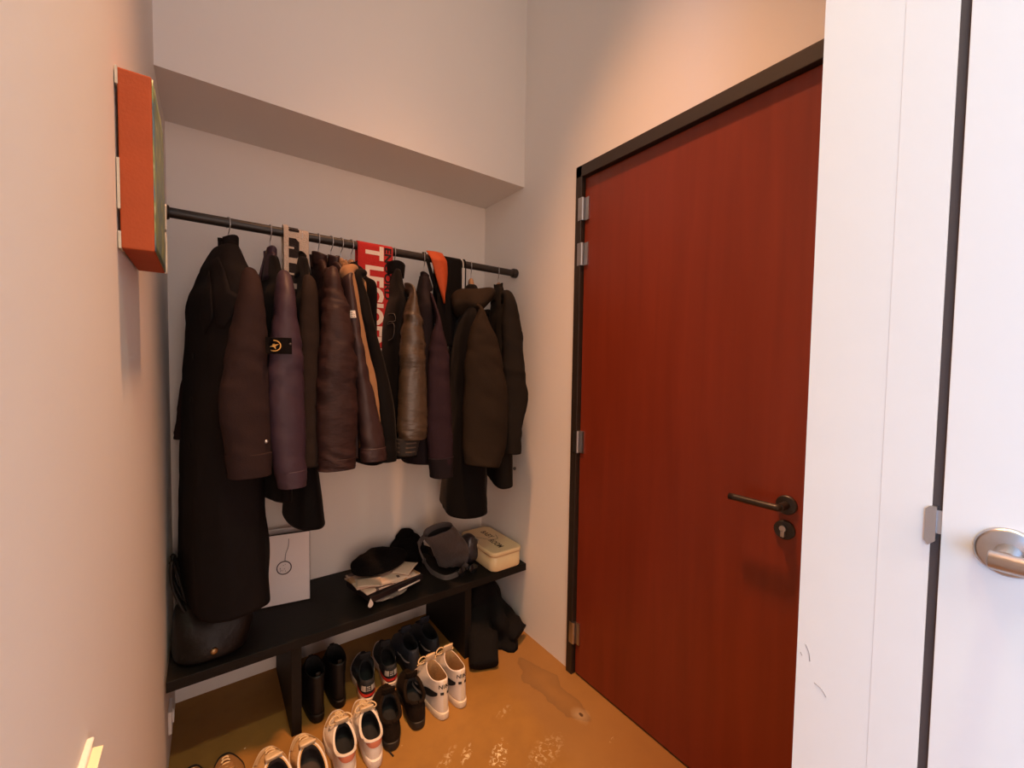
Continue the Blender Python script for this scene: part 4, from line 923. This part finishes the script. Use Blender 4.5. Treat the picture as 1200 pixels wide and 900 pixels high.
# cream tin
M_tin = mat('cream_enamel', (0.80, 0.60, 0.34), 0.4, coat=0.2)
pA = atZ(583, 673, BZ); pB = atZ(608, 663, BZ); 
tx1 = XR - 0.028; ty0 = pA.y + 0.012; tx0 = pA.x - 0.02
tin = thing('bread_tin', 'cream enamel tin with rounded corners and black lettering on its lid', 'tin', ((tx0 + tx1) / 2, ty0 + 0.16, BZ))
cx_, cy_ = (tx0 + tx1) / 2, ty0 + 0.165; ha, hb = (tx1 - tx0) / 2, 0.165
def rr(s, z, r=0.035): return [Vector((cx_ + x, cy_ + y, z)) for x, y in rounded_outline(ha + s, hb + s, r, 8)]
H_ = 0.098
build('tin_body', loft([rr(-0.008, BZ + 0.001), rr(-0.002, BZ + 0.004), rr(0, BZ + 0.01), rr(0, BZ + H_ - 0.018)]), M_tin, tin)
build('lid', loft([rr(0.0025, BZ + H_ - 0.020), rr(0.003, BZ + H_ - 0.012), rr(0.003, BZ + H_ - 0.004), rr(0, BZ + H_), rr(-0.006, BZ + H_ + 0.001), rr(-0.01, BZ + H_ - 0.0005)]), M_tin, tin)
zt = BZ + H_ + 0.0003; M_blt = mat('dark_brown_print', (0.04, 0.02, 0.012), 0.5)
p1 = atZ(557, 626, zt); p2 = atZ(577, 633, zt); p3 = atZ(572, 635.5, zt); p4 = atZ(585, 641, zt)
def line_text(s, a, b, h):
    d = b - a; ln_ = d.length; ua = d.normalized(); va = Vector((-ua.y, ua.x, 0)); return flat_text(s, a, ua, va, h, 0.0008, fit=ln_)
for tx, xo, ya, yb in (('BABY', 0.005, 0.11, 0.01), ('ROOM', -0.02, -0.01, -0.115)): build('lid_lettering', line_text(tx, Vector((cx_ + xo, cy_ + ya, zt)), Vector((cx_ + xo, cy_ + yb, zt)), 0.045), M_blt, tin, smooth=False)
hp = [Vector((cx_ + x, cy_ + y, zt)) for x, y in ((-0.05, 0.06), (-0.03, 0.03), (0.0, -0.012), (0.035, -0.018), (0.05, 0.015), (0.055, 0.03))]
build('lid_outline', sweep(hp, 0.0012, 0.0004, seg=6, smoothn=30), M_blt, tin)

# ------------------------------------------------------------------ shoes
def shoe(name, label, group, heel, yaw, L=0.285, W=0.10, side=1, hs=0.028, hc=0.085, m_up=None, m_sole=None, m_lin=None, m_lace=None, m_toe=None, tongue=0.03, side_dip=0.16, front=0.52, toe_flat=0.6, extras=None, lining_h=0.6, heelin=0.06, cw=0.72, sole_w=1.04, laces=5, toe_h=1.0, bow=False):
    t = thing(name, label, 'shoe', (heel[0], heel[1], 0), group)
    cy, sy = math.cos(yaw), math.sin(yaw)
    def W2(x, y, z): return Vector((heel[0] + x * cy - y * sy, heel[1] + x * sy + y * cy, z))
    def outl(th, k=1.0):
        yy = 0.5 - 0.5 * math.cos(th); s = math.sin(th)
        wm = 0.76 + 0.06 * math.cos(yy * PI * 2) * (yy < 0.5) + 0.30 * math.exp(-((yy - 0.72) / 0.22) ** 2) - 0.06
        asym = 0.006 * side * math.sin(yy * PI) * (1 if yy > 0.4 else 0.3)
        return (W / 2 * wm * math.copysign(abs(s) ** 0.72, s) * k + asym, L * (0.5 + (yy - 0.5) * k))
    def coll(th):
        yy = 0.5 - 0.5 * math.cos(th); s = math.sin(th)
        return (W / 2 * cw * 0.80 * math.copysign(abs(s) ** 0.8, s), L * (heelin * 0.6 + (front - heelin * 0.6) * yy))
    def surf(th, lam):
        phi = lam * PI / 2; ox, oy = outl(th); cx2, cy2 = coll(th); toe = (0.5 - 0.5 * math.cos(th)) ** 1.3; b = 1 - math.cos(phi)
        m_ = toe_flat * toe; zz = (1 - m_) * math.sin(phi) * toe_h ** toe + m_ * b
        zz = zz if lam < 1 else 1.0
        zc = hc * (1 - side_dip * math.sin(th) ** 2 + 0.06 * toe)
        bb_ = b * (1 - toe) + (0.35 * b + 0.65 * lam ** 1.3) * toe
        return ox + (cx2 - ox) * bb_, oy + (cy2 - oy) * bb_, hs * 0.9 + (zc - hs * 0.9) * min(zz, 1.0)
    def P(th, lam, off=0.0):
        a = Vector(surf(th, lam)); 
        if off:
            e1_ = Vector(surf(th + 0.02, lam)) - a; e2_ = Vector(surf(th, min(lam + 0.02, 1.0))) - Vector(surf(th, lam - 0.02)); n_ = e1_.cross(e2_)
            if n_.length > 0: n_.normalize()
            c_ = Vector((0, L / 2, hs)); 
            if n_.dot(a - c_) < 0: n_ = -n_
            a = a + n_ * off
        return W2(*a)
    nT = 56; nL = 16
    up = [[P(2 * PI * k / nT, j / (nL - 1)) for k in range(nT)] for j in range(nL)]
    # rolled rim
    def rim(k, s, dz): x, y, z = surf(2 * PI * k / nT, 1.0); cxx, cyy = 0, L * (front + heelin * 0.6) / 2; return W2(cxx + (x - cxx) * s, cyy + (y - cyy) * s, z + dz)
    up.append([rim(k, 0.97, 0.004) for k in range(nT)]); up.append([rim(k, 0.90, 0.003) for k in range(nT)]); 
    build('upper', loft(up, True, False), m_up, t)
    lin = [[rim(k, 0.90, 0.003) for k in range(nT)], [rim(k, 0.88, -0.01) for k in range(nT)]]
    def ins(k, z, s): x, y = outl(2 * PI * k / nT); return W2(x * s, L * 0.06 + (y * 0.62) * 1.0, z)
    lin += [[ins(k, hs + 0.02, 0.74) for k in range(nT)], [ins(k, hs + 0.006, 0.7) for k in range(nT)]]
    build('lining', loft(lin, False, True), m_lin or M_lining, t)
    so_ = []
    for z, k in ((0.0, sole_w - 0.03), (0.004, sole_w), (hs * 0.6, sole_w + 0.005), (hs, sole_w), (hs + 0.003, sole_w - 0.04)):
        so_.append([W2(*outl(2 * PI * q / nT, k), z) for q in range(nT)])
    build('sole', loft(so_), m_sole, t, auto=50)
    # tongue
    if tongue:
        x0_, y0_, z0_ = surf(PI, 0.72); x1_, y1_, z1_ = surf(PI, 1.0)
        g = sweep([W2(0, y0_, z0_ - 0.002), W2(0, (y0_ + y1_) / 2, (z0_ + z1_) / 2 + 0.004), W2(0, y1_ - 0.004, z1_ + 0.004), W2(0, y1_ - 0.012, z1_ + tongue)], [W * 0.16, W * 0.2, W * 0.22, W * 0.22], [0.003, 0.005, 0.006, 0.004], seg=16, smoothn=16, power=0.7)
        build('tongue', g, m_up if m_lace is None else (m_toe or m_up), t)
    if laces:
        gl_ = []
        for q in range(laces):
            lam = 0.50 + 0.46 * q / (laces - 1); d = 0.16 + 0.22 * q / (laces - 1)
            pts = [P(PI - d * 1.0, lam, 0.003), P(PI - d * 0.5, lam + 0.01 * (q % 2), 0.006), P(PI, lam, 0.007), P(PI + d * 0.5, lam - 0.01 * (q % 2), 0.006), P(PI + d, lam, 0.003)]
            gl_.append(sweep(pts, 0.0032, 0.0018, seg=8, smoothn=14))
        if bow:
            for sgn in (-1, 1):
                b0 = P(PI, 0.93, 0.010); lp = []
                for q in range(9):
                    a = PI * 2 * q / 8; rr_ = 0.5 - 0.5 * math.cos(a)
                    lp.append(b0 + Vector((cy, sy, 0)) * (sgn * (0.004 + 0.034 * rr_)) + Vector((-sy, cy, 0)) * (0.016 * math.sin(a)) + Vector((0, 0, 0.012 * math.sin(a / 2) - 0.022 * rr_)))
                gl_.append(sweep(lp, 0.0026, 0.0022, seg=8, smoothn=32))
        if m_lace is not None: build('laces', join(*gl_), m_lace, t)
    if extras: extras(t, P, W2, surf)
    return t
def strip(P, ths, l0, l1, off=0.0015, nu=20):
    """band on the upper between two lambda curves over a theta range"""
    a, b = ths
    return grid(lambda u, v: P(a + (b - a) * u, (l0(u) if callable(l0) else l0) * (1 - v) + (l1(u) if callable(l1) else l1) * v, off), nu, 5)
def heel_text(P, s, lam, hgt, wid, off=0.003):
    g = text_geo(s, 1.0, 0.02, 0); mx = max(v.x for v in g[0]); my = max(v.y for v in g[0])
    return [P(( v.x / mx - 0.5) * wid, lam + v.y / my * hgt, off) for v in g[0]], g[1]
def two(base_label, group, heels, yaws, lab=('left', 'right'), name='sneaker', **kw):
    for i, (h, y_) in enumerate(zip(heels, yaws)):
        shoe(name, lab[i] + ' ' + base_label, group, h, y_, side=(1 if i == 0 else -1) * -1, **kw)

L_wh = mat('white_leather', (0.72, 0.62, 0.54), 0.5, var=0.08, vscale=30, bump=0.1, bscale=120)
L_whd = mat('worn_white_leather', (0.66, 0.47, 0.28), 0.55, var=0.15, vscale=30)
L_whs = mat('off_white_rubber', (0.68, 0.56, 0.42), 0.5, var=0.12, vscale=40)
L_lace = mat('cream_laces', (0.66, 0.48, 0.28), 0.8)
L_pink = mat('dusty_red_suede', (0.42, 0.13, 0.07), 0.8, var=0.15)
L_blk = mat('black_shoe_leather', (0.007, 0.005, 0.005), 0.5, spec=0.3, bump=0.1, bscale=80)
L_bmesh = mat('black_shoe_mesh', (0.014, 0.014, 0.017), 0.8, bump=0.5, bscale=250)
L_red = mat('red_rubber', (0.65, 0.03, 0.02), 0.5)
L_brn = mat('dark_brown_suede', (0.012, 0.0062, 0.003), 0.9, var=0.25, bump=0.4, bscale=150, spec=0.15)
L_brs = mat('dark_gum_rubber', (0.010, 0.007, 0.005), 0.6)
L_navy = mat('navy_shoe_mesh', (0.010, 0.013, 0.024), 0.7, bump=0.4, bscale=220)
L_beige = mat('beige_suede', (0.55, 0.33, 0.14), 0.8, var=0.2, vscale=20, bump=0.3, bscale=120)
L_greyl = mat('grey_white_lining', (0.42, 0.38, 0.36), 0.8)

# white high tops with a dark curved stripe, front row right
def hightop(t, P, W2, surf):
    # swoosh on both sides, tapering up towards the heel
    for s in (-1, 1):
        def cen(u): return 0.30 + 0.24 * (1 - u) ** 1.6 if False else 0.34
        a0, a1 = s * 0.55, s * 2.0
        lo = lambda u: 0.40 - 0.20 * math.sin(u * PI * 0.75)
        hi = lambda u: 0.46 - 0.04 * u + (0.10 * u ** 2 if u < 0.9 else 0.04)
        build('side_stripe', strip(P, (a0, a1), lambda u: lo(u), lambda u: lo(u) + 0.07 + 0.17 * math.sin(min(1, u * 1.1) * PI) ** 1.2, 0.002, 26), M_blkp, t)
        build('heel_dash', strip(P, (s * 0.08, s * 0.34), 0.42, 0.49, 0.002, 6), M_blkp, t)
    build('heel_lettering', heel_text(P, 'NIKE', 0.60, 0.15, 1.0), M_blkp, t, smooth=False)
    build('heel_tab', strip(P, (-0.12, 0.12), 0.06, 0.99, 0.0012, 6), L_whs, t)
two('lettered white high top sneaker in front of the right bench leg', 'white high top sneakers', [(0.738, 1.425), (0.822, 1.435)], [0.02, 0.0], name='high_top_sneaker',
    L=0.285, W=0.098, hs=0.026, hc=0.148, m_up=L_wh, m_sole=L_whs, m_lin=L_beige, m_lace=L_lace, m_toe=L_whd, tongue=0.03, side_dip=0.10, front=0.50, toe_flat=0.75, bow=True, extras=hightop, heelin=0.05, cw=0.82)
# dark brown suede pair
def loose(t, P, W2, surf):
    build('padded_collar', sweep([P(2 * PI * k / 24, 0.99, 0.003) for k in range(25)], 0.007, seg=10, cap=False), L_brn, t)
    build('heel_counter', strip(P, (-0.7, 0.7), 0.03, 0.62, 0.0025, 14), L_brn, t)
two('dark brown suede walking shoe of the bulky dark pair', 'dark brown suede shoes', [(0.522, 1.412), (0.634, 1.440)], [-0.24, -0.20], name='suede_shoe',
    L=0.29, W=0.112, hs=0.030, hc=0.095, m_up=L_brn, m_sole=L_brs, m_lace=L_brn, m_toe=L_brn, tongue=0.03, extras=loose, toe_flat=0.5)
a = atZ(450, 858, 0.0)
tag(build('shoe_lace', sweep([atZ(447, 850, 0.03), atZ(447, 862, 0.004), atZ(450, 873, 0.003), atZ(461, 886, 0.003)], 0.0025, seg=8, smoothn=24), mat('black_lace', (0.012, 0.007, 0.006), 0.8)), 'loose black shoe lace trailing on the floor left of the brown suede pair', 'shoe lace')
# white sneakers with dusty red heels
def redheel(t, P, W2, surf):
    build('heel_patch', strip(P, (-0.75, 0.75), lambda u: 0.52 + 0.2 * abs(2 * u - 1) ** 2, 0.93, 0.002, 20), L_pink, t)
    build('collar_binding', sweep([P(2 * PI * k / 30, 0.995, 0.002) for k in range(31)], 0.0035, seg=8, cap=False), L_wh, t)
    build('toe_panel', strip(P, (2.2, 4.08), 0.08, 0.42, 0.0015, 24), L_beige, t)
two('white low sneaker of the pair with dusty red heel patches', 'white sneakers with red heels', [(0.362, 1.378), (0.452, 1.380)], [-0.10, -0.10], name='sneaker',
    L=0.295, W=0.104, hs=0.030, hc=0.088, m_up=L_wh, m_sole=L_wh, m_lace=L_lace, m_toe=L_whd, tongue=0.022, bow=True, extras=redheel, toe_flat=0.6, cw=0.8)
# beige pair
def beig(t, P, W2, surf):
    build('collar_binding', sweep([P(2 * PI * k / 30, 0.995, 0.002) for k in range(31)], 0.0035, seg=8, cap=False), L_wh, t)
    build('toe_panel', strip(P, (2.3, 3.98), 0.10, 0.5, 0.002, 24), L_whd, t)
two('cream and beige sneaker at bottom edge, left of the red heeled pair', 'cream and beige sneakers', [(0.172, 1.345), (0.264, 1.335)], [0.06, 0.02], name='beige_sneaker',
    L=0.300, W=0.112, hs=0.028, hc=0.088, m_up=L_beige, m_sole=L_whs, m_lin=mat('dark_insole', (0.05, 0.035, 0.03), 0.9), m_lace=L_lace, m_toe=L_whd, tongue=0.016, extras=beig, cw=0.84, front=0.56, laces=4)
# brown leather pair at the far left
two('brown leather shoe barely visible at the bottom left', 'brown leather shoes', [(-0.050, 1.42), (0.040, 1.41)], [0.02, 0.02], name='leather_shoe',
    L=0.295, W=0.098, hs=0.024, hc=0.075, m_up=mat('tan_brown_leather', (0.30, 0.155, 0.055), 0.5, var=0.2, vscale=25), m_sole=L_brs, m_lace=L_lace, tongue=0.014, laces=4)
# black ankle boots
def boots(t, P, W2, surf):
    for s in (-1, 1): build('pull_tab', sweep([W2(0.0, 0.012 if s < 0 else 0.13, 0.165), W2(0.0, 0.010 if s < 0 else 0.135, 0.192), W2(0.0, 0.016 if s < 0 else 0.13, 0.165)], 0.009, 0.002, up=(0, 1, 0), seg=8, smoothn=12), L_blk, t)
    build('elastic_panel', strip(P, (0.7, 1.6), 0.45, 0.92, 0.0015, 10), L_bmesh, t)
two('tall black leather ankle boot of the pair next to the left bench leg', 'black ankle boots', [(0.334, 1.690), (0.420, 1.715)], [0.03, 0.02], name='ankle_boot',
    L=0.29, W=0.098, hs=0.028, hc=0.175, m_up=L_blk, m_sole=L_blk, m_lace=L_blk, tongue=0, laces=0, side_dip=0.02, front=0.46, toe_flat=1.0, cw=0.9, extras=boots, heelin=0.02)
# black running shoes with red line
def runner(t, P, W2, surf):
    build('red_line', strip(P, (-1.1, 1.1), lambda u: 0.13 - 0.05 * abs(2 * u - 1), lambda u: 0.23 + 0.05 * abs(2 * u - 1), 0.003, 26), L_red, t)
    for k in (-1, 1):
        build('heel_overlay', strip(P, (0.16 * k, 0.55 * k), 0.34, 0.62, 0.003, 8), L_greyl, t)
        build('side_overlay', strip(P, (0.9 * k, 1.3 * k), 0.25, 0.8, 0.002, 8), L_blk, t)
    for q in range(3): build('heel_rib', strip(P, (-0.1, 0.1), 0.36 + 0.09 * q, 0.40 + 0.09 * q, 0.003, 5), L_greyl, t)
two('black running shoe with red line and white sole under the bench', 'black and red running shoes', [(0.514, 1.660), (0.620, 1.690)], [-0.20, -0.16], name='running_shoe',
    L=0.30, W=0.104, hs=0.030, hc=0.092, m_up=L_bmesh, m_sole=mat('white_sole', (0.74, 0.55, 0.44), 0.5), m_lace=L_bmesh, tongue=0.03, extras=runner)
# navy sneakers with thin pale stripe
def navyx(t, P, W2, surf):
    for s in (-1, 1): build('side_stripe', strip(P, (s * 0.45, s * 1.5), lambda u: 0.32 - 0.12 * math.sin(u * PI * 0.8), lambda u: 0.345 - 0.10 * math.sin(u * PI * 0.8) + 0.05 * math.sin(u * PI), 0.002, 18), L_greyl, t)
two('navy sneaker with pale side stripe under the bench', 'navy sneakers', [(0.728, 1.690), (0.836, 1.708)], [-0.10, -0.06], name='navy_sneaker',
    L=0.30, W=0.106, hs=0.034, hc=0.118, m_up=L_navy, m_sole=L_blk, m_lace=L_navy, tongue=0.035, extras=navyx, side_dip=0.1)

# heap of black clothes on the floor at the right end
M_heap = mat('black_heavy_cloth', (0.0045, 0.0036, 0.0036), 0.85, spec=0.15, bump=0.3, bscale=50)
hp0 = atZ(568, 782, 0.0); hp1 = atZ(607, 762, 0.0)
hpn = thing('black_jacket_on_floor', 'black jacket dumped on the floor at the right end of the bench, both sleeves sticking out', 'jacket', (1.12, 1.8, 0))
def cone_pile(c, rx, ry_, h, seed, amp=0.03):
    rings = []
    for k in range(22):
        f = k / 21; r = (1 - f) ** 0.62 + 0.02; ring = []
        for j in range(44):
            a = 2 * PI * j / 44; rad = r * (1 + 0.16 * math.sin(5 * a + seed + f * 2)) ; v = Vector((c[0] + rx * rad * math.cos(a) + 0.03 * f, c[1] + ry_ * rad * math.sin(a), 0.002 + h * f))
            v += Vector((1, 1, 0)) * amp * n3(v.x * 9 + seed, v.y * 9, v.z * 9) * (0.3 + r); v.x = min(max(v.x, 1.006), XR - 0.006); v.y = min(v.y, YB - 0.008); ring.append(v)
        rings.append(ring)
    return loft(rings)
build('crumpled_cloth', cone_pile((1.13, 1.83), 0.15, 0.235, 0.31, 1.0, 0.05), M_heap, hpn)
def slv(a, b, c, w0, w1, h0, h1):
    g = sweep([a, b, c], [w0, (w0 + w1) / 2, w1], [h0, (h0 + h1) / 2, h1], seg=36, smoothn=40, power=0.75); V = []
    for i, v in enumerate(g[0]):
        k = min(1, max(0, (len(g[0]) - 40 - i) / 200)); v = v + Vector((1, 1, 1)) * 0.035 * k * n3(v.x * 11 + w1 * 50, v.y * 11, v.z * 11); v.z = max(v.z, 0.002); v.x = min(v.x, XR - 0.006); V.append(v)
    return V, g[1]
E1 = atZ(574, 784, 0.02); E2 = atZ(617, 752, 0.03)
build('sleeve', slv((1.09, 1.80, 0.12), ((1.09 + E1.x) / 2, (1.80 + E1.y) / 2, 0.07), (E1.x - 0.01, E1.y + 0.02, 0.032), 0.085, 0.060, 0.08, 0.028), M_heap, hpn)
build('sleeve', slv((1.16, 1.84, 0.16), (1.20, 1.74, 0.10), (min(E2.x, XR - 0.07) , E2.y + 0.05, 0.045), 0.085, 0.056, 0.08, 0.034), M_heap, hpn)
p_ = atY(597, 731, 1.70)
build('zip', sweep([atY(590, 723, 1.72), atY(595, 729, 1.70), atY(601, 737, 1.68)], 0.002, seg=6, smoothn=12), mat('grey_zip', (0.10, 0.09, 0.09), 0.4, 0.6), hpn)
